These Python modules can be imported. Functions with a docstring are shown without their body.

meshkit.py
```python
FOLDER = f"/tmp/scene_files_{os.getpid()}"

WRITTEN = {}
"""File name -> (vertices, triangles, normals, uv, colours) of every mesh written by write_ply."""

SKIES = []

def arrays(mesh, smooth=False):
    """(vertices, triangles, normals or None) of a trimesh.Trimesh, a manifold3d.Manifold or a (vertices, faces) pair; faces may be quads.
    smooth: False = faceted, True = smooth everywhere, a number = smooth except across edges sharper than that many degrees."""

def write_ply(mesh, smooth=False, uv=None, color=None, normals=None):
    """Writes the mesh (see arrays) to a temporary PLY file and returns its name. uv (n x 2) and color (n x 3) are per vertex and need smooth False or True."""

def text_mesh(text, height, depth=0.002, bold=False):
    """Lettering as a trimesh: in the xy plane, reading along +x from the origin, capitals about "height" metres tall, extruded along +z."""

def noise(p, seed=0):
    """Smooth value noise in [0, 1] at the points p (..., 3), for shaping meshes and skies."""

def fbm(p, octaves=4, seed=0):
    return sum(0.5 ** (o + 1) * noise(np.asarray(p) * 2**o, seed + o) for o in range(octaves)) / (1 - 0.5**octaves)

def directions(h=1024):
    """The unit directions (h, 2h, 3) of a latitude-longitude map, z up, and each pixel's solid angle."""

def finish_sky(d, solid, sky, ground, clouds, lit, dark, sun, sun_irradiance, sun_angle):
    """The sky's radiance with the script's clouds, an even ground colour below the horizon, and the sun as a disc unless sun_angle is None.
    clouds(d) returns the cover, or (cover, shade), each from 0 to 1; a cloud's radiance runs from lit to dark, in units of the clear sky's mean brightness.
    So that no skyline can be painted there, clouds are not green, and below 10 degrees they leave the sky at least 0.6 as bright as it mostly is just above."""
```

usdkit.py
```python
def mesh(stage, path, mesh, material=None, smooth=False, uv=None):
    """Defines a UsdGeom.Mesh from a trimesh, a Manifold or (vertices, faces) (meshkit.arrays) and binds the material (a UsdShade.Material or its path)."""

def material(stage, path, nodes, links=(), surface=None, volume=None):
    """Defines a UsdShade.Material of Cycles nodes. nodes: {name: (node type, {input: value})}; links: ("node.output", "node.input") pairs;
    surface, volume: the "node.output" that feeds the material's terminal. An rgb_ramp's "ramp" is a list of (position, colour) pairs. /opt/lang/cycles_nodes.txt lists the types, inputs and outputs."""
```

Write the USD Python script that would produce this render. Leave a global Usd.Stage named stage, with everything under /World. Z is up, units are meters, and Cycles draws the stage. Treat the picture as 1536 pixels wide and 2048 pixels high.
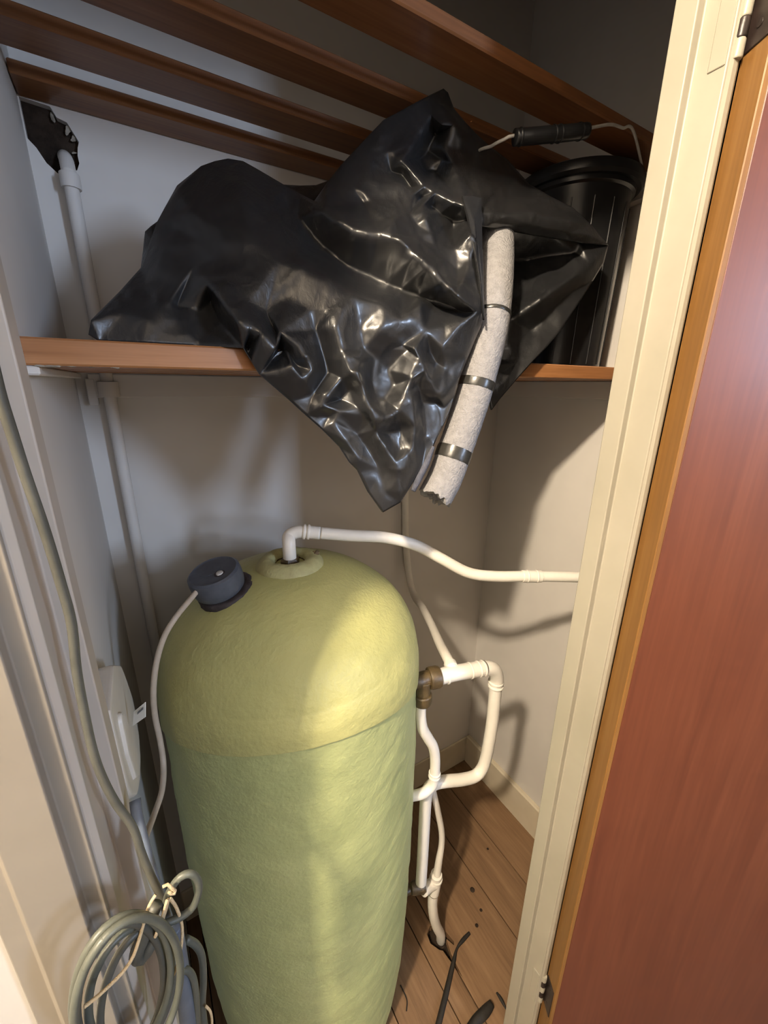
import math, random
import numpy as np, trimesh
from shapely.geometry import Polygon, Point
from shapely import affinity
from shapely.ops import unary_union
import usdkit, meshkit
from pxr import Usd, UsdGeom, UsdLux, UsdShade, Gf, Sdf

stage = Usd.Stage.CreateInMemory()
UsdGeom.SetStageUpAxis(stage, UsdGeom.Tokens.z)
UsdGeom.SetStageMetersPerUnit(stage, 1.0)
UsdGeom.Xform.Define(stage, '/World')
UsdGeom.Scope.Define(stage, '/World/Looks')

# ------------------------------------------------------------------ camera
PITCH, YAW, ROLL = math.radians(17.35), math.radians(31.0), math.radians(.629)
EYE = np.array([0, 0, 1.45])
fw = np.array([math.sin(YAW)*math.cos(PITCH), math.cos(YAW)*math.cos(PITCH), -math.sin(PITCH)])
r0 = np.array([math.cos(YAW), -math.sin(YAW), 0]); u0 = np.cross(r0, fw)
rt = r0*math.cos(ROLL)+u0*math.sin(ROLL); up = u0*math.cos(ROLL)-r0*math.sin(ROLL)
cam = UsdGeom.Camera.Define(stage, '/World/camera')
M = np.eye(4); M[0, :3], M[1, :3], M[2, :3], M[3, :3] = rt, up, -fw, EYE
cam.AddTransformOp().Set(Gf.Matrix4d(M.tolist()))
cam.CreateHorizontalApertureAttr(36.0); cam.CreateVerticalApertureAttr(48.0)
cam.CreateFocalLengthAttr(36*814.3/1536)
cam.CreateClippingRangeAttr(Gf.Vec2f(.01, 50))
cam.CreateExposureAttr(0.0)

# ------------------------------------------------------------------ lights
def look_at(prim, pos, target):
    z = np.array(pos, float)-np.array(target, float); z /= np.linalg.norm(z)
    x = np.cross([0, 0, 1], z); x /= np.linalg.norm(x); y = np.cross(z, x)
    m = np.eye(4); m[0, :3], m[1, :3], m[2, :3], m[3, :3] = x, y, z, pos
    UsdGeom.Xformable(prim).AddTransformOp().Set(Gf.Matrix4d(m.tolist()))
# hall ceiling lamp, to the left of and above the photographer
lamp = UsdLux.SphereLight.Define(stage, '/World/hall_lamp')
lamp.CreateRadiusAttr(.045); lamp.CreateIntensityAttr(2700.0)
lamp.CreateColorAttr(Gf.Vec3f(1.0, .84, .63))
lamp.AddTranslateOp().Set(Gf.Vec3d(-.74, -.24, 2.36))
# narrow window down the hall to the right: cool daylight
win = UsdLux.RectLight.Define(stage, '/World/hall_window')
win.CreateWidthAttr(.26); win.CreateHeightAttr(.75); win.CreateIntensityAttr(92.0)
win.CreateColorAttr(Gf.Vec3f(.56, .72, 1.0))
look_at(win.GetPrim(), (1.60, -2.6, 1.9), (.25, .9, 1.35))
# added wide soft fill behind the camera, brightens the cupboard from the front
fill_light = UsdLux.RectLight.Define(stage, '/World/room_daylight')
fill_light.CreateWidthAttr(1.5); fill_light.CreateHeightAttr(.9); fill_light.CreateIntensityAttr(1.55)
fill_light.CreateColorAttr(Gf.Vec3f(1.0, .93, .88))
look_at(fill_light.GetPrim(), (.1, -2.72, 1.75), (.3, .5, 1.1))

# ------------------------------------------------------------------ helpers
used = {}
def numbered(parent, name):
    k = (parent, name); n = used.get(k, -1)+1; used[k] = n
    return name if n == 0 else '%s_%03d' % (name, n)
def prim_path(name, parent):
    base = '/World' if parent is None else str(parent.GetPath())
    return base+'/'+numbered(base, name)
def tag(o, label=None, cat=None, group=None, kind=None):
    for k, v in (('label', label), ('category', cat), ('group', group), ('kind', kind)):
        if v: o.SetCustomDataByKey(k, v)
    return o
def obj(name, mesh, mat, parent=None, smooth=35, label=None):
    m = usdkit.mesh(stage, prim_path(name, parent), mesh, MAT[mat], smooth=smooth)
    p = m.GetPrim()
    if label: p.SetCustomDataByKey('label', label)
    return p
def thing(name, label, cat, group=None, kind=None):
    x = UsdGeom.Xform.Define(stage, prim_path(name, None))
    return tag(x.GetPrim(), label, cat, group, kind)
cat = trimesh.util.concatenate
def box(x0, x1, y0, y1, z0, z1, c=.0015):
    lo = np.array([min(x0, x1), min(y0, y1), min(z0, z1)]); hi = np.array([max(x0, x1), max(y0, y1), max(z0, z1)])
    c = min(c, (hi-lo).min()*.45); P = []
    for sx in (0, 1):
        for sy in (0, 1):
            for sz in (0, 1):
                for ax in range(3):
                    p = np.array([(lo, hi)[sx][0], (lo, hi)[sy][1], (lo, hi)[sz][2]], float)
                    for k, s in enumerate((sx, sy, sz)):
                        if k != ax: p[k] += c*(1 if s == 0 else -1)
                    P.append(p)
    return trimesh.convex.convex_hull(np.array(P))
def resample(pts, step=.004):
    """Catmull-Rom through the points, evenly spaced."""
    p = np.asarray(pts, float)
    e = np.vstack([2*p[0]-p[1], p, 2*p[-1]-p[-2]]); out = []
    for i in range(1, len(e)-2):
        t = np.linspace(0, 1, 24, endpoint=False)[:, None]
        a, b, c, d = e[i-1:i+3]
        out.append(.5*((2*b)+(c-a)*t+(2*a-5*b+4*c-d)*t**2+(3*b-a-3*c+d)*t**3))
    q = np.vstack(out+[p[-1:]])
    s = np.r_[0, np.cumsum(np.linalg.norm(np.diff(q, axis=0), axis=1))]
    n = max(3, int(s[-1]/step)+1)
    return np.stack([np.interp(np.linspace(0, s[-1], n), s, q[:, k]) for k in range(q.shape[1])], 1)
def frames(q):
    t = np.gradient(q, axis=0); t /= np.linalg.norm(t, axis=1, keepdims=True)
    a = np.cross(t[0], [.3, .5, .8]); a /= np.linalg.norm(a); A = [a]
    for k in range(1, len(q)):
        a = a-t[k]*(a@t[k]); a /= np.linalg.norm(a); A.append(a)
    A = np.array(A); return t, A, np.cross(t, A)
def tube(pts, r, n=20, step=.004, smooth=True, caps=True):
    """r: a number or one radius per control point."""
    p = np.asarray(pts, float); rr = np.full(len(p), float(r)) if np.ndim(r) == 0 else np.asarray(r, float)
    q = np.c_[p, rr]; q = resample(q, step) if smooth else q
    rad, q = q[:, 3], q[:, :3]
    t, A, B = frames(q); th = np.linspace(0, 2*np.pi, n, endpoint=False)
    V = q[:, None]+rad[:, None, None]*(np.cos(th)[None, :, None]*A[:, None]+np.sin(th)[None, :, None]*B[:, None])
    return skin(V, caps)
def skin(V, caps=True, closed=True):
    m, n = V.shape[:2]; F = []
    i, j = np.meshgrid(np.arange(m-1), np.arange(n if closed else n-1), indexing='ij'); i, j = i.ravel(), j.ravel(); k = (j+1) % n
    F = np.vstack([np.c_[i*n+j, i*n+k, (i+1)*n+k], np.c_[i*n+j, (i+1)*n+k, (i+1)*n+j]])
    P = V.reshape(-1, 3)
    if caps:
        a = np.arange(n); b = (a+1) % n
        P = np.vstack([P, V[0].mean(0), V[-1].mean(0)]); c0, c1 = m*n, m*n+1
        F = np.vstack([F, np.c_[np.full(n, c0), b, a], np.c_[np.full(n, c1), (m-1)*n+a, (m-1)*n+b]])
    return trimesh.Trimesh(P, F, process=False)
def lathe(profile, n=64, origin=(0, 0, 0), axis=(0, 0, 1)):
    """profile: (radius, height) pairs, bottom to top, closed with caps where the radius is not 0."""
    p = np.asarray(profile, float); th = np.linspace(0, 2*np.pi, n, endpoint=False)
    V = np.stack([p[:, :1]*np.cos(th), p[:, :1]*np.sin(th), np.repeat(p[:, 1:], n, 1)], -1)
    m = skin(V)
    m.apply_transform(trimesh.geometry.align_vectors([0, 0, 1], np.array(axis, float)/np.linalg.norm(axis)))
    m.apply_translation(origin); return m
def ring_on(q, direction, r, w):
    """A raised collar of width w around a pipe at q."""
    return lathe([(r-.0025, -w/2), (r-.0006, -w/2), (r, -w/2+.0012), (r, w/2-.0012), (r-.0006, w/2), (r-.0025, w/2)], 28, q, direction)
def extrude(poly, z0, z1):
    m = trimesh.creation.extrude_polygon(poly, z1-z0, engine='earcut'); m.apply_translation([0, 0, z0]); return m
def soft(poly, r=.0015):
    return poly.buffer(-r, join_style=1).buffer(2*r, join_style=1).buffer(-r, join_style=1)
def wobble(m, amp, scale, seed=0):
    n = meshkit.fbm(np.asarray(m.vertices)*scale+7.3, 3, seed)-.5
    m.vertices = m.vertices+m.vertex_normals*(n*2*amp)[:, None]; return m

# ------------------------------------------------------------------ materials
MAT = {}
def mat(name, nodes, links, surface='p.BSDF'):
    MAT[name] = usdkit.material(stage, '/World/Looks/'+name, nodes, links, surface)
def paint(name, a, b, rough=.55, scale=6, bump=.15, bscale=120, spec=.4, dist=.001, coat=0):
    mat(name, {'g': ('geometry', {}), 'n': ('noise_texture', {'scale': scale, 'detail': 5, 'roughness': .6}),
               'r': ('rgb_ramp', {'ramp': [(.3, a), (.7, b)]}), 'n2': ('noise_texture', {'scale': bscale, 'detail': 4}),
               'b': ('bump', {'strength': bump, 'distance': dist}),
               'p': ('principled_bsdf', {'roughness': rough, 'specular_ior_level': spec, 'coat_weight': coat, 'coat_roughness': .15})},
        [('g.position', 'n.vector'), ('g.position', 'n2.vector'), ('n.fac', 'r.fac'), ('r.color', 'p.base_color'), ('n2.fac', 'b.height'), ('b.normal', 'p.normal')])
def wood(name, stretch, ramp, rough=.45, coat=0., bump=.12, spec=.4, rings=6., big=None):
    """stretch: how fast the grain varies along x, y and z."""
    mat(name, {'g': ('geometry', {}), 'o': ('object_info', {}), 'mo': ('math', {'math_type': 'multiply', 'value2': 17.0}), 'cx': ('combine_xyz', {}),
               'va': ('mix_color', {'blend_type': 'add', 'fac': 1.0, 'use_clamp': False}),
               'm': ('mapping', {'scale': stretch}), 'n': ('noise_texture', {'scale': 1.0, 'detail': 6, 'roughness': .62, 'distortion': .6}),
               'n2': ('noise_texture', {'scale': rings, 'detail': 3, 'roughness': .5}),
               'mx': ('mix_float', {'fac': .35}), 'r': ('rgb_ramp', {'ramp': ramp}), 'b': ('bump', {'strength': bump, 'distance': .0008}),
               'p': ('principled_bsdf', {'roughness': rough, 'coat_weight': coat, 'coat_roughness': .2, 'specular_ior_level': spec})},
        [('g.position', 'm.vector'), ('m.vector', 'va.a'), ('o.random', 'mo.value1'), ('mo.value', 'cx.x'), ('mo.value', 'cx.y'), ('mo.value', 'cx.z'), ('cx.vector', 'va.b'),
         ('va.result', 'n.vector'), ('va.result', 'n2.vector'), ('n.fac', 'mx.a'), ('n2.fac', 'mx.b'), ('mx.value' if False else 'mx.result', 'r.fac'), ('r.color', 'p.base_color'), ('mx.result', 'b.height'), ('b.normal', 'p.normal')])
def plain(name, c, rough=.4, metal=0., spec=.5, coat=0.):
    paint(name, tuple(np.array(c)*.85), tuple(np.array(c)*1.1), rough, 40, .08, 300, spec, coat=coat)

paint('wall_paint', (.60, .565, .525), (.66, .625, .585), .6, 3.0, .10, 60, .3)
paint('old_paint', (.52, .45, .33), (.60, .53, .41), .5, 9.0, .2, 90, .3)
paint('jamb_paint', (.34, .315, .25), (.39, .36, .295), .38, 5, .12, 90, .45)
paint('architrave_shaded', (.215, .19, .155), (.265, .235, .195), .45, 5, .12, 90, .4)  # beige, darkened further to put the shade on the architrave into the paint
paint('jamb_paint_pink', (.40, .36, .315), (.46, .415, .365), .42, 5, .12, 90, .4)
paint('pipe_paint', (.74, .70, .63), (.82, .78, .71), .35, 14, .1, 160, .45)
paint('hall_floor', (.055, .042, .032), (.08, .06, .045), .7, 3, .1, 60, .3)
paint('hall_wall', (.50, .47, .43), (.54, .51, .47), .7, 3, .1, 60, .3)
paint('hole_dark', (.012, .008, .006), (.05, .035, .025), .9, 40, .6, 120, .1, .004)
paint('chip', (.22, .19, .15), (.40, .36, .30), .8, 60, .4, 200, .2)
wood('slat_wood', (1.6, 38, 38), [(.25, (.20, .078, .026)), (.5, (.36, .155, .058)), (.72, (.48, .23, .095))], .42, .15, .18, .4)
wood('slat_wood_shaded', (1.6, 38, 38), [(.25, (.115, .042, .014)), (.5, (.215, .086, .030)), (.72, (.29, .130, .052))], .42, .15, .18, .4)  # same pine, with the shade below the door head put into the colour
wood('plank_wood', (30, 2.2, 30), [(.25, (.10, .058, .030)), (.5, (.18, .105, .055)), (.75, (.25, .155, .085))], .5, .05, .2, .35)
wood('door_veneer', (26, 26, 1.3), [(.28, (.095, .026, .012)), (.5, (.125, .036, .016)), (.75, (.165, .052, .024))], .42, .25, .10, .5)
wood('door_lipping', (40, 40, 2.0), [(.25, (.15, .070, .018)), (.5, (.21, .10, .026)), (.75, (.27, .14, .042))], .45, .1, .15, .4)
# tank foam: sprayed, dimpled, yellow-green
mat('tank_foam', {'g': ('geometry', {}), 'n': ('noise_texture', {'scale': 5.0, 'detail': 4, 'roughness': .55}),
    'r': ('rgb_ramp', {'ramp': [(.3, (.35, .383, .168)), (.55, (.43, .457, .205)), (.75, (.48, .50, .232))]}),
    'n2': ('noise_texture', {'scale': 170.0, 'detail': 3, 'roughness': .5}), 'n3': ('noise_texture', {'scale': 55.0, 'detail': 2}),
    'mx': ('mix_float', {'fac': .4}), 'b': ('bump', {'strength': .6, 'distance': .0026}),
    'p': ('principled_bsdf', {'roughness': .46, 'specular_ior_level': .4})},
    [('g.position', 'n.vector'), ('g.position', 'n2.vector'), ('g.position', 'n3.vector'), ('n.fac', 'r.fac'), ('r.color', 'p.base_color'), ('n2.fac', 'mx.a'), ('n3.fac', 'mx.b'), ('mx.result', 'b.height'), ('b.normal', 'p.normal')])
mat('tank_foam_yellow', {'g': ('geometry', {}), 'n': ('noise_texture', {'scale': 5.0, 'detail': 4, 'roughness': .55}),  # dome foam, yellower than the barrel
    'r': ('rgb_ramp', {'ramp': [(.3, (.40, .39, .155)), (.55, (.475, .455, .185)), (.75, (.53, .50, .21))]}),
    'n2': ('noise_texture', {'scale': 170.0, 'detail': 3, 'roughness': .5}), 'n3': ('noise_texture', {'scale': 55.0, 'detail': 2}),
    'mx': ('mix_float', {'fac': .4}), 'b': ('bump', {'strength': .6, 'distance': .0026}),
    'p': ('principled_bsdf', {'roughness': .46, 'specular_ior_level': .4})},
    [('g.position', 'n.vector'), ('g.position', 'n2.vector'), ('g.position', 'n3.vector'), ('n.fac', 'r.fac'), ('r.color', 'p.base_color'), ('n2.fac', 'mx.a'), ('n3.fac', 'mx.b'), ('mx.result', 'b.height'), ('b.normal', 'p.normal')])
paint('tank_rim', (.34, .31, .15), (.45, .43, .21), .6, 40, .5, 160, .3, .003)
paint('tank_hole', (.10, .07, .04), (.24, .17, .09), .8, 60, .5, 160, .2, .003)
paint('cap_rubber', (.055, .060, .075), (.085, .092, .112), .42, 60, .15, 260, .4)
paint('gasket', (.030, .022, .022), (.055, .042, .040), .7, 60, .4, 200, .3, .002)
paint('steel', (.42, .40, .36), (.55, .53, .50), .35, 60, .1, 300, .6)
paint('brass', (.045, .030, .014), (.11, .075, .032), .42, 60, .35, 200, .6, .0015)
paint('flex_beige', (.40, .33, .255), (.47, .39, .31), .5, 60, .1, 200, .35)
paint('cable_grey', (.060, .060, .050), (.095, .095, .080), .45, 30, .1, 200, .4)
paint('cable_green', (.070, .076, .062), (.10, .107, .088), .42, 30, .1, 200, .45)
paint('cable_blue', (.075, .09, .115), (.12, .14, .17), .45, 30, .1, 200, .4)
paint('twine', (.52, .39, .22), (.66, .52, .33), .85, 200, .5, 900, .2, .002)
paint('box_white', (.60, .56, .49), (.66, .62, .55), .4, 20, .08, 200, .4)
paint('tag_white', (.74, .72, .66), (.80, .78, .72), .6, 20, .05, 200, .3)
paint('print_grey', (.10, .10, .10), (.2, .2, .2), .6, 200, .05, 200, .3)
paint('foam_grey', (.215, .21, .215), (.29, .285, .29), .85, 120, .7, 330, .2, .003)
paint('foam_inside', (.055, .058, .075), (.09, .095, .12), .8, 120, .5, 300, .2, .002)
paint('tape', (.016, .016, .015), (.030, .029, .026), .30, 60, .12, 200, .5)
paint('bucket_black', (.010, .010, .011), (.015, .015, .016), .28, 30, .05, 200, .5)
paint('grip_black', (.008, .008, .009), (.013, .013, .014), .35, 60, .05, 200, .5)
paint('debris_black', (.010, .009, .008), (.022, .018, .014), .7, 60, .3, 200, .3)
paint('hinge_dark', (.014, .009, .008), (.03, .02, .017), .4, 60, .2, 200, .5)
# black polythene: glossy film with fine crinkles
mat('polythene', {'g': ('geometry', {}), 'm': ('mapping', {'scale': (1.0, 1.0, .6), 'rotation': (0, .6, 0)}),
    'w': ('noise_texture', {'scale': 22.0, 'detail': 3, 'roughness': .5}), 'wm': ('mix_color', {'blend_type': 'linear_light', 'fac': .035, 'use_clamp': False}),
    'v': ('voronoi_texture', {'scale': 62.0}), 'n2': ('noise_texture', {'scale': 150.0, 'detail': 2, 'roughness': .5, 'distortion': 1.5}),
    'n': ('noise_texture', {'scale': 9.0, 'detail': 2}), 'mr': ('map_range', {'from_min': .42, 'from_max': .62, 'to_min': .12, 'to_max': 1.0, 'clamp': True}),
    'mx': ('mix_float', {'fac': .35}), 'mu': ('math', {'math_type': 'multiply'}), 'b': ('bump', {'strength': .6, 'distance': .0022}),
    'p': ('principled_bsdf', {'base_color': (.012, .0122, .0132), 'roughness': .40, 'specular_ior_level': .62, 'coat_weight': .35, 'coat_roughness': .17})},
    [('g.position', 'm.vector'), ('m.vector', 'w.vector'), ('m.vector', 'wm.a'), ('w.color', 'wm.b'), ('wm.result', 'v.vector'), ('m.vector', 'n2.vector'), ('g.position', 'n.vector'),
     ('v.distance', 'mx.a'), ('n2.fac', 'mx.b'), ('n.fac', 'mr.value'), ('mx.result', 'mu.value1'), ('mr.result', 'mu.value2'), ('mu.value', 'b.height'), ('b.normal', 'p.normal')])

# ------------------------------------------------------------------ the cupboard shell
XL, XR, YB, YF0, YF1, ZC = -.081, .960, .926, .275, .322, 2.36
hole = Polygon([(-.079, 1.850), (-.043, 1.848), (-.037, 1.836), (-.025, 1.833), (-.018, 1.820), (-.0135, 1.811), (-.0165, 1.803), (-.0185, 1.792), (-.018, 1.782), (-.0225, 1.772), (-.030, 1.769), (-.034, 1.774), (-.041, 1.765), (-.049, 1.762), (-.061, 1.773), (-.070, 1.79), (-.079, 1.80)])
back = Polygon([(XL-.06, 0), (XR+.06, 0), (XR+.06, ZC), (XL-.06, ZC)]).difference(hole)
def wall_xz(poly, y0, y1):
    m = extrude(poly, 0, y1-y0); v = np.asarray(m.vertices); m.vertices = np.c_[v[:, 0], y1-v[:, 2], v[:, 1]]; return m
def struct(name, mesh, m, label=None, smooth=35):
    p = obj(name, mesh, m, None, smooth); tag(p, label, None, None, 'structure'); return p
wb = struct('wall_back', wall_xz(back, YB, YB+.012), 'wall_paint', 'off white back wall of the cupboard', False)
obj('wall_cavity', wall_xz(hole.buffer(.01), YB+.0115, YB+.03), 'hole_dark', wb, False, 'dark ragged hole in the lining around the corner pipe')
rng = random.Random(4)
for (a, f, sz) in ((1, .8, .0035), (3, .5, .0045), (4, .4, .0030), (6, .5, .0022)):
    c = np.array(hole.exterior.coords[a])*(1-f)+np.array(hole.exterior.coords[a+1])*f
    m = trimesh.creation.icosphere(1, sz); m.apply_scale([.8, .4, 1.9]); wobble(m, .003, 300, a); m.apply_transform(trimesh.transformations.rotation_matrix(-.5+.3*a, [0, 1, 0])); m.apply_translation([c[0]-.004, YB+.005, c[1]-.001])
    obj('broken_edge', m, 'chip', wb)
struct('wall_left', box(XL-.03, XL, YF0+.02, YB+.03, 0, ZC, 0), 'wall_paint', 'off white left wall of the cupboard', False)
struct('wall_right', box(XR, XR+.03, YF0+.02, YB+.03, 0, ZC, 0), 'wall_paint', 'off white right wall of the cupboard', False)
struct('ceiling', box(XL-.03, XR+.03, YF0, YB+.03, ZC, ZC+.03, 0), 'wall_paint', 'plain ceiling of the cupboard', False)
front = Polygon([(-1.6, 0), (1.8, 0), (1.8, 2.42), (-1.6, 2.42)]).difference(Polygon([(-.066, -.1), (.5475, -.1), (.5475, 1.975), (-.066, 1.975)]))
struct('wall_front', wall_xz(front, YF0, YF1-.001), 'hall_wall', 'cream hall wall around the cupboard doorway', False)
# the hall the photographer stands in
struct('floor_001', box(-1.6, 2.0, -2.75, YF0-.03, -.03, -.002, 0), 'hall_floor', 'brown hall floor in front of the cupboard', False)
struct('ceiling_001', box(-1.6, 2.0, -2.75, YF0, 2.42, 2.45, 0), 'wall_paint', 'hall ceiling', False)
struct('wall_hall_left', box(-1.63, -1.6, -2.75, YF0, 0, 2.42, 0), 'hall_wall', 'cream wall at the left end of the hall', False)
struct('wall_hall_right', box(2.0, 2.03, -2.75, YF0, 0, 2.42, 0), 'hall_wall', 'cream wall at the right end of the hall', False)
struct('wall_hall_far', box(-1.63, 2.03, -2.78, -2.75, 0, 2.42, 0), 'hall_wall', 'cream wall behind the photographer', False)

# floor boards run from the door to the back wall
fl = thing('floor', 'stained brown floorboards of the cupboard', None, None, 'structure')
edges = [XL, -.045, .080, .205, .330, .457, .511, .695, .820, XR]
slot = Polygon([(.484, .535), (.497, .512), (.512, .500), (.518, .505), (.5145, .525), (.528, .520), (.537, .500), (.542, .505), (.536, .535), (.528, .556), (.505, .566), (.488, .556)])
slot = slot.union(Polygon([(.506, .49), (.515, .44), (.519, .49), (.53, .53), (.50, .54)]))
for i in range(len(edges)-1):
    g = .0014
    p = Polygon([(edges[i]+g, YF0-.03), (edges[i+1]-g, YF0-.03), (edges[i+1]-g, YB), (edges[i]+g, YB)])
    p = p.difference(slot)
    for q in getattr(p, 'geoms', [p]):
        if q.area > 1e-4: obj('plank', extrude(q, -.02+rng.uniform(-.0008, .0), 0), 'plank_wood', fl, False)
obj('subfloor', box(XL, XR, YF0-.03, YB, -.06, -.035, 0), 'hole_dark', fl, False, 'dark gap below the boards')
for i, (x, y, r) in enumerate(((.668, .57, .006), (.62, .50, .004), (.655, .52, .0035), (.79, .63, .003))):
    obj('knot', lathe([(r*1.2, -.002), (r*1.2, .0002), (r*.5, .0004), (.0005, .0004)], 14, (x, y, 0)), 'hole_dark', fl, True, 'dark knot in a board')

struct('baseboard_back', box(XL, XR, YB-.006, YB+.002, 0, .118, .003), 'old_paint', 'yellowed skirting along the back wall')
struct('baseboard_right', box(XR-.016, XR+.002, YF1, YB-.005, 0, .128, .004), 'old_paint', 'yellowed skirting along the right wall')

# door frame: stop, rebate and architrave in one moulded section each
jr = Polygon([(.535, .324), (.535, .300), (.547, .300), (.547, .2684), (.5490, .2678), (.552, .2650), (.5575, .2638), (.5625, .2650), (.566, .2672), (.566, .275), (.60, .275), (.60, .324)])
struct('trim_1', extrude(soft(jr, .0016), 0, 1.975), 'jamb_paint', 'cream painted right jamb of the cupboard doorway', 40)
jl = Polygon([(-.050, .324), (-.050, .300), (-.062, .300), (-.062, .268), (-.0655, .2655), (-.090, .2655), (-.090, .324)])
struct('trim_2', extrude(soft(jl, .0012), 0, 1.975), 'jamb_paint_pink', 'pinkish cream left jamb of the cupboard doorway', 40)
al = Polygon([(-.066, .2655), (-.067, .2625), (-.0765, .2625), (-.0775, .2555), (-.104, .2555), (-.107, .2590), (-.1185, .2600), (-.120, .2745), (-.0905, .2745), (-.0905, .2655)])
struct('trim_4', extrude(soft(al, .0012), 0, 2.03), 'architrave_shaded', 'beige moulded architrave with shade in its paint on the left of the doorway', 40)
struct('trim_3', box(-.07, .56, .262, .324, 1.955, 2.02, .002), 'jamb_paint', 'cream head of the door frame')

# ------------------------------------------------------------------ door, swung open to the right
E_ = np.array([.5475, .235]); dv = np.array([.8660, -.5]); tv = np.array([.5, .8660])
def door_box(s0, s1, t0, t1, z0, z1, c=.001):
    m = box(s0, s1, t0, t1, z0, z1, c); v = np.asarray(m.vertices)
    m.vertices = np.c_[E_[0]+v[:, 0]*dv[0]+v[:, 1]*tv[0], E_[1]+v[:, 0]*dv[1]+v[:, 1]*tv[1], v[:, 2]]; m.fix_normals(); return m
dr = thing('door_1', 'reddish brown veneered door swung open beside the right jamb', None, None, 'structure')
obj('door_panel', door_box(.0065, .60, 0, .035, .012, 1.948), 'door_veneer', dr)
obj('edge_lipping', door_box(0, .0068, -.0003, .0353, .012, 1.948), 'door_lipping', dr, 35, 'ochre timber strip on the hinge edge of the door')
def hinge(z0, z1, parent_label, painted):
    h = thing('hinge', parent_label, 'hinge')
    n = 5; hh = (z1-z0)/n; k = np.array([.5556, .2655])
    for i in range(n):
        c = painted if i % 2 == 0 else 'hinge_dark'
        obj('knuckle', lathe([(.001, 0), (.0046, 0), (.0054, .0012), (.0054, hh-.0014), (.0046, hh-.0002), (.001, hh-.0002)], 18, (k[0], k[1], z0+i*hh)), c, h)
    lf = door_box(-.0016, .0006, .004, .031, z0+.004, z1, .0006); obj('leaf', lf, 'hinge_dark', h, 35, 'dark metal leaf let into the door edge')
    obj('leaf', box(.5456, .5474, .2700, .2850, z0-.004, z1, .0006), 'jamb_paint', h, 35, 'leaf painted over with the jamb')
    for f in (.2, .5, .8):
        p = E_+tv*.017-dv*.0018
        obj('screw', lathe([(.0002, 0), (.0035, 0), (.0032, .0006), (.0003, .0009)], 12, (p[0], p[1], z0+.004+f*(z1-z0)), (-dv[0], -dv[1], 0)), 'hinge_dark', h)
    return h
hinge(1.757, 1.835, 'upper hinge with paint-clogged knuckles and dark leaf on door edge', 'jamb_paint')
hinge(.215, .300, 'lower hinge with chipped paint near the foot of the jamb', 'jamb_paint')

# ------------------------------------------------------------------ slatted shelves
def slat(y0, y1, z0, z1, parent, m_='slat_wood'):
    m = box(XL+.001, XR-.001, y0, y1, z0, z1, .0018); return obj('slat', m, m_, parent)
us = thing('slatted_shelf', 'upper shelf of four red pine slats with shade darkened into the wood colour close under the ceiling', 'shelf')
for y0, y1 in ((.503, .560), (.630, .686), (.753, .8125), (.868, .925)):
    slat(y0, y1, 1.850, 1.8665, us, 'slat_wood_shaded')
for x0, x1 in ((XR-.022, XR-.0005),):
    obj('cleat', box(x0, x1, .50, YB-.001, 1.812, 1.8495), 'wall_paint', us, 35, 'painted bearer on the right wall')
ls = thing('slatted_shelf_001', 'lower shelf of red pine slats under the black sack and bucket', 'shelf')
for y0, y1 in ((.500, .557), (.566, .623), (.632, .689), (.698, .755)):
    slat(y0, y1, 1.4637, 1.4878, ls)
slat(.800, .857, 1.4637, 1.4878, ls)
obj('cleat', box(XL+.02, XR-.02, YB-.020, YB-.0005, 1.4225, 1.4634), 'wall_paint', ls, 35, 'white painted bearer along the back wall')
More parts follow.
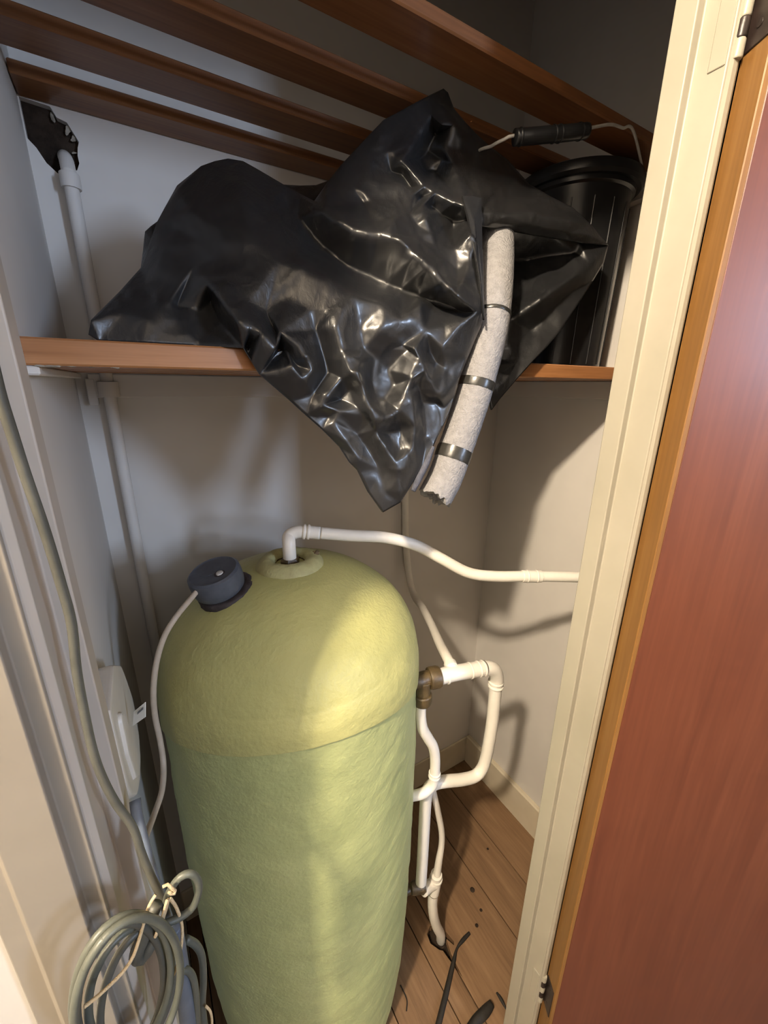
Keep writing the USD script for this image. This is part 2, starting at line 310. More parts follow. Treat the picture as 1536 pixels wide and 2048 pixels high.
obj('cleat', box(XR-.020, XR-.0005, .505, YB-.021, 1.4225, 1.4634), 'wall_paint', ls, 35, 'white painted bearer on the right wall')
obj('cleat', box(XL+.0005, XL+.012, .502, YB-.021, 1.455, 1.4634), 'wall_paint', ls, 35, 'white painted bearer on the left wall')
for i, (dx, sz) in enumerate(((.012, .0020), (.021, .0028), (.036, .0016), (.052, .0012), (.071, .0015))):
    m = trimesh.creation.icosphere(1, sz); m.apply_scale([2.6, 1, .45]); wobble(m, .0015, 300, i)
    m.apply_translation([XL+dx, .503, 1.4633]); obj('paint_chip', m, 'chip', ls)

# ------------------------------------------------------------------ hot water cylinder
CX, CY = .194, .636
tk = thing('hot_water_cylinder', 'yellow-green foam covered hot water cylinder standing on the boards', 'water cylinder')
zs = [.0, .012, .05, .12, .20, .30, .45, .60, .75, .85, .93, 1.0]; rs = [.188, .197, .206, .2125, .2185, .2235, .2265, .2285, .2285, .2275, .2265, .225]
from scipy.interpolate import PchipInterpolator
DENT = np.array([0.0712, 0.4433, 1.0723])
def foam_shell(z_of, r_of, m, n, seed, amp):
    th = np.linspace(0, 2*np.pi, n, endpoint=False); s = np.linspace(0, 1, m)
    Zz = z_of(s[:, None], th[None, :]); Rr = r_of(s[:, None], th[None, :], Zz)
    P = np.stack([CX+Rr*np.cos(th), CY+Rr*np.sin(th), Zz], -1)
    k = (meshkit.fbm(P*14, 3, seed)-.5)*2*amp+(meshkit.fbm(P*45, 3, seed+5)-.5)*amp*1.1
    g = np.linalg.norm(P-DENT, axis=-1); k = k-.0035*np.exp(-(g/.011)**2)+.0015*np.exp(-((g-.016)/.005)**2)
    P[..., 0] += k*np.cos(th); P[..., 1] += k*np.sin(th); return skin(P)
f_body = PchipInterpolator(zs, rs)
body = foam_shell(lambda s, t: (s**.8)*1.0+0*t, lambda s, t, z: f_body(z), 170, 220, 3, .0022)
obj('jacket', body, 'tank_foam', tk, True, 'green foam jacket of the barrel')
seam = lambda t: 1.131-.088*(CX+.229*np.cos(t))-.327*(CY+.229*np.sin(t))
zd = np.array([.0, .94, .98, 1.02, 1.05, 1.075, 1.10, 1.12, 1.137, 1.148, 1.153, 1.154]); rd = np.array([.2275, .2275, .2262, .2195, .2085, .193, .1675, .1405, .108, .076, .05, .026])
f_dome = PchipInterpolator(np.r_[0, np.cumsum(np.hypot(np.diff(zd[1:]), np.diff(rd[1:])))], np.c_[zd[1:], rd[1:]]); LD = float(np.cumsum(np.hypot(np.diff(zd[1:]), np.diff(rd[1:])))[-1])
def dome_z(s, t):
    z = f_dome(np.clip((s-.06)/.94, 0, 1)*LD)[..., 0]+0*t
    low = np.clip((1.03-z)/(1.03-.94), 0, 1); return z+low*(seam(t)-.94)
def dome_r(s, t, z):
    r = f_dome(np.clip((s-.06)/.94, 0, 1)*LD)[..., 1]+0*t
    return r+.0018-np.clip(1-s/.06, 0, 1)**1.5*.008
dome_m = foam_shell(dome_z, dome_r, 130, 220, 8, .0018)
obj('dome', dome_m, 'tank_foam_yellow', tk, True, 'rounded top shell with a seam at its lower edge')
obj('collar', wobble(lathe([(.026, 1.140), (.026, 1.158), (.029, 1.1645), (.036, 1.168), (.044, 1.1675), (.051, 1.163), (.057, 1.154), (.060, 1.145)], 64, (CX, CY, 0)), .0022, 70, 2), 'tank_rim', tk, True, 'raised crumbly lip around the outlet')
obj('socket', lathe([(.0265, 1.139), (.0265, 1.157), (.022, 1.150), (.002, 1.149)], 40, (CX, CY, 0)), 'tank_hole', tk, True, 'dark recess around the outlet pipe')
obj('nut', lathe([(.010, 1.145), (.0165, 1.145), (.0165, 1.160), (.0145, 1.164), (.010, 1.164)], 6, (CX, CY, 0)), 'brass', tk, 20, 'dull brass outlet nut')
obj('chip', wobble(lathe([(.001, 0), (.006, .001), (.007, .004), (.004, .006), (.001, .0065)], 12, (CX+.045, CY-.006, 1.163)), .002, 300), 'tank_hole', tk, True, 'dark broken chip in the lip')
# thermostat cap on the shoulder of the dome
th_c = math.radians(200); rc = .135
base = np.array([.0785, .622, 1.136]); ax = np.array([-.24, -.12, .95])
tc = thing('thermostat_cover', 'dark grey rubber cap over the thermostat on top of the cylinder', 'thermostat cover')
obj('cap', lathe([(.034, .0), (.0375, .004), (.039, .012), (.0395, .026), (.0385, .0345), (.035, .0375), (.0335, .0365), (.030, .0362), (.001, .0362)], 64, base+ax*.006, ax), 'cap_rubber', tc, 40)
obj('gasket', wobble(lathe([(.040, -.014), (.0425, -.006), (.0425, .001), (.039, .004), (.034, .005)], 56, base+ax*.002+np.array([.006, .002, .0]), ax), .003, 120, 6), 'gasket', tc, True, 'ragged dark seal under the cap')
axn = ax/np.linalg.norm(ax); side = np.cross(axn, [0, 0, 1]); side /= np.linalg.norm(side); upv = np.cross(side, axn)
obj('screw', lathe([(.001, 0), (.0055, 0), (.005, .0016), (.002, .0024), (.0005, .0024)], 16, base+ax*.0435-side*.016+upv*.0, ax), 'steel', tc, 30, 'bright screw head')
obj('screw_recess', lathe([(.008, -.0006), (.008, .0006), (.0072, .001), (.001, .0004)], 18, base+ax*.0425-side*.016, ax), 'gasket', tc, 30)
obj('label_plate', lathe([(.017, -.0002), (.0168, .0008), (.001, .0008)], 28, base+ax*.0422+side*.010, ax), 'cap_rubber', tc, 30)

# ------------------------------------------------------------------ pipework
def pipe_thing(name, label): return thing(name, label, 'pipe')
op = pipe_thing('outlet_pipe', 'white painted pipe rising from the cylinder top and running right')
P1 = [[0.1919, 0.6352, 1.1718], [0.1927, 0.6428, 1.1874], [0.1981, 0.6463, 1.199], [0.2088, 0.6456, 1.2046], [0.223, 0.6397, 1.2053], [0.2483, 0.6294, 1.2018], [0.2972, 0.6107, 1.1943], [0.3587, 0.5924, 1.1851], [0.4151, 0.5721, 1.1654], [0.4587, 0.5492, 1.1375], [0.5049, 0.5255, 1.1085], [0.5523, 0.5032, 1.0986], [0.6191, 0.4728, 1.0953], [0.7059, 0.4343, 1.089], [0.8073, 0.3903, 1.0786]]
P1[0][:2] = [CX, CY]; P1[0][2] = 1.15; P1[1][:2] = [CX, CY]
ext = (np.array(P1[-1])-np.array(P1[-2])); ext = np.array(P1[-1])+ext*((XR-.001-P1[-1][0])/ext[0])
obj('elbow', tube(P1[:6], .0112, 28, .003), 'pipe_paint', op, True)
obj('pipe', tube(P1[5:]+[ext.tolist()], .0105, 28, .004), 'pipe_paint', op, True)
def rings_at(px_pts, r, w, parent, name='joint_ring', m='pipe_paint'):
    for a, b in px_pts: obj(name, ring_on(np.array(a), np.array(b)-np.array(a), r, w), m, parent, 40)
def along(pts, f):
    q = resample(pts, .002); k = int(f*(len(q)-1)); k = min(max(k, 1), len(q)-2); return q[k], q[k+1]-q[k-1]
for q in [[0.2237, 0.6393, 1.2053], [0.23, 0.6367, 1.2046]]: obj('joint_ring', ring_on(np.array(q), np.array(P1[5])-np.array(P1[4]), .0134, .0042), 'pipe_paint', op, 40)
a, b = np.array([0.6042, 0.4797, 1.096]), np.array([0.64, 0.4635, 1.0939])
obj('coupling', ring_on((a+b)/2, b-a, .0122, float(np.linalg.norm(b-a))), 'pipe_paint', op, 40)
for q in (a*.75+b*.25, a*.25+b*.75): obj('joint_ring', ring_on(q, b-a, .0130, .003), 'pipe_paint', op, 40)

cp = pipe_thing('feed_pipework', 'white pipes with tee, elbow and lower loop at the right side of the cylinder')
T = [[0.4184, 0.49, 0.9292], [0.4459, 0.484, 0.9301], [0.4959, 0.476, 0.9247], [0.5175, 0.4735, 0.9213]]
obj('tee', tube(T, .0148, 28, .004), 'pipe_paint', cp, True)
for k in (0, 1, 2, 3):
    q = [[0.434, 0.487, 0.9283], [0.4848, 0.478, 0.9254], [0.5042, 0.475, 0.9232], [0.5153, 0.474, 0.9212]][k]
    obj('joint_ring', ring_on(np.array(q), np.array(T[1])-np.array(T[0]), .0162, .004), 'pipe_paint', cp, 40)
EB = [[0.5099, 0.474, 0.9228], [0.5299, 0.472, 0.9174], [0.5444, 0.4715, 0.906], [0.5545, 0.472, 0.8859], [0.5571, 0.473, 0.8619]]
obj('elbow', tube(EB, .0142, 26, .003), 'pipe_paint', cp, True)
P3 = [[0.5561, 0.473, 0.8698], [0.5585, 0.474, 0.8253], [0.5616, 0.476, 0.7701], [0.5627, 0.479, 0.7126], [0.5624, 0.483, 0.6596], [0.5567, 0.486, 0.6279], [0.5401, 0.489, 0.6128], [0.5073, 0.494, 0.6174], [0.4687, 0.5, 0.6305], [0.4409, 0.505, 0.6368], [0.4249, 0.508, 0.6294], [0.4198, 0.51, 0.6019], [0.4207, 0.512, 0.5339], [0.4227, 0.514, 0.4359], [0.4238, 0.516, 0.3233]]
obj('pipe', tube(P3, .0128, 26, .004), 'pipe_paint', cp, True, 'pipe looping down and back towards the cylinder')
for q in [[0.5556, 0.473, 0.8737], [0.5562, 0.473, 0.8636]]: obj('joint_ring', ring_on(np.array(q), (.02, 0, 1), .0160, .0045), 'pipe_paint', cp, 40)
PD = [[0.6125, 0.913, 1.3359], [0.6177, 0.913, 1.1421], [0.6239, 0.912, 1.0054], [0.633, 0.905, 0.9101], [0.6215, 0.86, 0.8681], [0.5858, 0.77, 0.8836], [0.5453, 0.68, 0.8963], [0.4882, 0.575, 0.9243], [0.4571, 0.515, 0.9413], [0.4469, 0.486, 0.9384]]
PD = [[PD[0][0], .913, 1.46]]+PD
obj('pipe', tube(PD, .0098, 24, .005), 'pipe_paint', cp, True, 'slim pipe coming down the back wall to the tee')
dd = np.array(PD[-1])-np.array(PD[-2]); obj('joint_ring', ring_on(np.array(PD[-1])-dd*.30, dd, .0125, .012), 'pipe_paint', cp, 40)
BR = [[0.3652, 0.505, 0.9316], [0.3911, 0.497, 0.931], [0.4082, 0.492, 0.9309]]
obj('valve_body', tube([[.33, .57, BR[0][2]-.004]]+BR, .0150, 26, .004), 'brass', cp, True, 'dark brass valve body')
obj('valve_nut', lathe([(.010, -.0105), (.0195, -.0105), (.0205, -.006), (.0205, .006), (.0190, .0105), (.010, .0105)], 24, BR[2], np.array(BR[2])-np.array(BR[1])), 'brass', cp, 30, 'dark brass nut')
BB = [[0.385, 0.495, 0.9327], [0.3837, 0.493, 0.9069], [0.3821, 0.491, 0.8854]]
obj('valve_branch', tube(BB, .0150, 24, .003), 'brass', cp, True, 'dark brass branch pointing down')
obj('valve_nut', lathe([(.008, -.0105), (.0165, -.0105), (.0182, -.005), (.0182, .0085), (.0165, .0105), (.008, .0105)], 24, [0.3825, 0.4915, 0.8961], (0, .02, 1)), 'brass', cp, 30, 'dark brass nut')
P4 = [[0.3789, 0.49, 0.8887], [0.3783, 0.489, 0.8611], [0.3838, 0.488, 0.8287], [0.3976, 0.487, 0.7982], [0.4105, 0.486, 0.7711], [0.4174, 0.486, 0.7392], [0.4192, 0.486, 0.6988], [0.4171, 0.487, 0.6708], [0.4053, 0.489, 0.657], [0.3862, 0.492, 0.6537]]
obj('pipe', tube(P4+[[.352, .515, P4[-1][2]-.012]], .0102, 24, .003), 'pipe_paint', cp, True, 'short bent pipe from the valve back to the cylinder')
for q in [[0.419, 0.486, 0.6976], [0.4188, 0.486, 0.6897]]: obj('joint_ring', ring_on(np.array(q), (0, 0, 1), .0124, .004), 'pipe_paint', cp, 40)

dp = pipe_thing('drain_pipe', 'white drain pipe dropping through a slot in the floorboards')
P5 = [[0.4356, 0.515, 0.6265], [0.4486, 0.518, 0.5829], [0.4665, 0.521, 0.5142], [0.4832, 0.523, 0.4405], [0.4874, 0.524, 0.3892], [0.4838, 0.525, 0.3389], [0.4814, 0.526, 0.2896]]
obj('pipe', tube(P5, [.0072]*5+[.0085, .0095], 22, .004), 'pipe_paint', dp, True, 'thin upper pipe')
TE = [[0.4798, 0.526, 0.291], [0.4794, 0.527, 0.2589], [0.4759, 0.528, 0.2233]]
obj('tee', tube(TE, .0140, 24, .003), 'pipe_paint', dp, True)
obj('tee_branch', tube([TE[1], [0.4588, 0.527, 0.264], [0.438, 0.524, 0.2705]], .0135, 24, .003), 'pipe_paint', dp, True)
obj('joint_ring', ring_on(np.array([0.4796, 0.5265, 0.2741]), (.0, .0, 1), .0165, .006), 'pipe_paint', dp, 40)
P6 = [[0.4756, 0.528, 0.2293], [0.4758, 0.529, 0.184], [0.4831, 0.53, 0.1267], [0.4984, 0.532, 0.064], [0.5172, 0.534, 0.0082]]
obj('pipe', tube(P6+[[P6[-1][0]+.006, P6[-1][1]+.003, -.03]], .0125, 24, .004), 'pipe_paint', dp, True, 'thick lower pipe going into the floor')
obj('valve', cat([lathe([(.004, -.02), (.013, -.02), (.0145, -.012), (.0145, .008), (.012, .014), (.004, .016)], 16, [0.4206, 0.528, 0.2907], (-1, .3, .1)), tube([[0.4388, 0.525, 0.2683], [0.4161, 0.532, 0.2868], [.355, .54, 0.2868]], .009, 16)]), 'brass', dp, 35, 'dull brass drain valve at the foot of the cylinder')

kp = pipe_thing('corner_pipe', 'slim painted pipe in the left back corner behind the cylinder')
obj('pipe', tube([[-.0335, .9055, 0], [-.0335, .9055, 1.0], [-.0335, .9055, 1.70], [-.0335, .9065, 1.752], [-.034, .915, 1.775], [-.036, .938, 1.79]], .0100, 24, .02), 'wall_paint', kp, True)
obj('coupling', ring_on(np.array([-.0335, .9058, 1.748]), (0, 0, 1), .0136, .020), 'wall_paint', kp, 40)
obj('coupling', wobble(ring_on(np.array([-.0335, .9045, 1.437]), (0, 0, 1), .0165, .026), .001, 100), 'wall_paint', kp, 40)
obj('clip', box(-.066, -.052, .905, .926, 1.41, 1.455), 'wall_paint', kp)

# ------------------------------------------------------------------ bucket
BX, BY = .815, .630
bk = thing('bucket', 'black plastic bucket with wire bail behind the black sack', 'bucket')
z0b, z1b = 1.4885, 1.8265
obj('body', lathe([(.001, z0b), (0.0863, z0b), (0.0889, z0b+.003), (0.0983, z1b-.045), (0.0993, z1b-.030), (0.1045, z1b-.027), (0.1056, z1b-.012), (0.1004, z1b-.012), (0.0962, z1b-.02), (0.0848, z0b+.006), (.001, z0b+.005)], 96, (BX, BY, 0)), 'bucket_black', bk, 25)
obj('rim', lathe([(0.0998, z1b-.020), (0.1128, z1b-.020), (0.1170, z1b-.015), (0.1180, z1b-.006), (0.1160, z1b), (0.1102, z1b+.003), (0.1019, z1b+.001), (0.0988, z1b-.010)], 96, (BX, BY, 0)), 'bucket_black', bk, 30)
for k in range(16):
    a = 2*math.pi*k/16+.2; c, s = math.cos(a), math.sin(a)
    obj('rib', tube([[BX+c*.0896, BY+s*.0896, z0b+.006], [BX+c*.0983, BY+s*.0983, z1b-.05]], .0014, 8, 1, False), 'bucket_black', bk, 40)
G = [[0.5156, 0.582, 1.7887], [0.4952, 0.534, 1.7783], [0.4972, 0.514, 1.7779], [0.5077, 0.507, 1.782], [0.5584, 0.488, 1.7917], [0.6229, 0.479, 1.8083], [0.6495, 0.48, 1.818], [0.6834, 0.482, 1.8301], [0.7187, 0.486, 1.8366], [0.7566, 0.49, 1.8415]]
ear0 = [BX-.117, BY+.030, z1b-.008]; ear1 = [BX+.095, BY-.085, z1b-.012]
obj('bail', tube([ear0]+G+[ear1], .0021, 12, .003), 'steel', bk, True, 'bent wire bail')
obj('grip', tube([[0.5079, 0.505, 1.7792], [0.5303, 0.496, 1.7827], [0.559, 0.488, 1.7887], [0.5889, 0.482, 1.7956], [0.6236, 0.479, 1.8055]], .0098, 24, .004), 'grip_black', bk, True, 'black plastic grip on the bail')
for f in (.08, .5, .58, .9):
    q, d = along([[0.5079, 0.505, 1.7792], [0.5303, 0.496, 1.7827], [0.559, 0.488, 1.7887], [0.5889, 0.482, 1.7956], [0.6236, 0.479, 1.8055]], f)
    obj('grip_ring', ring_on(q, d, .0108, .003), 'grip_black', bk, 40)

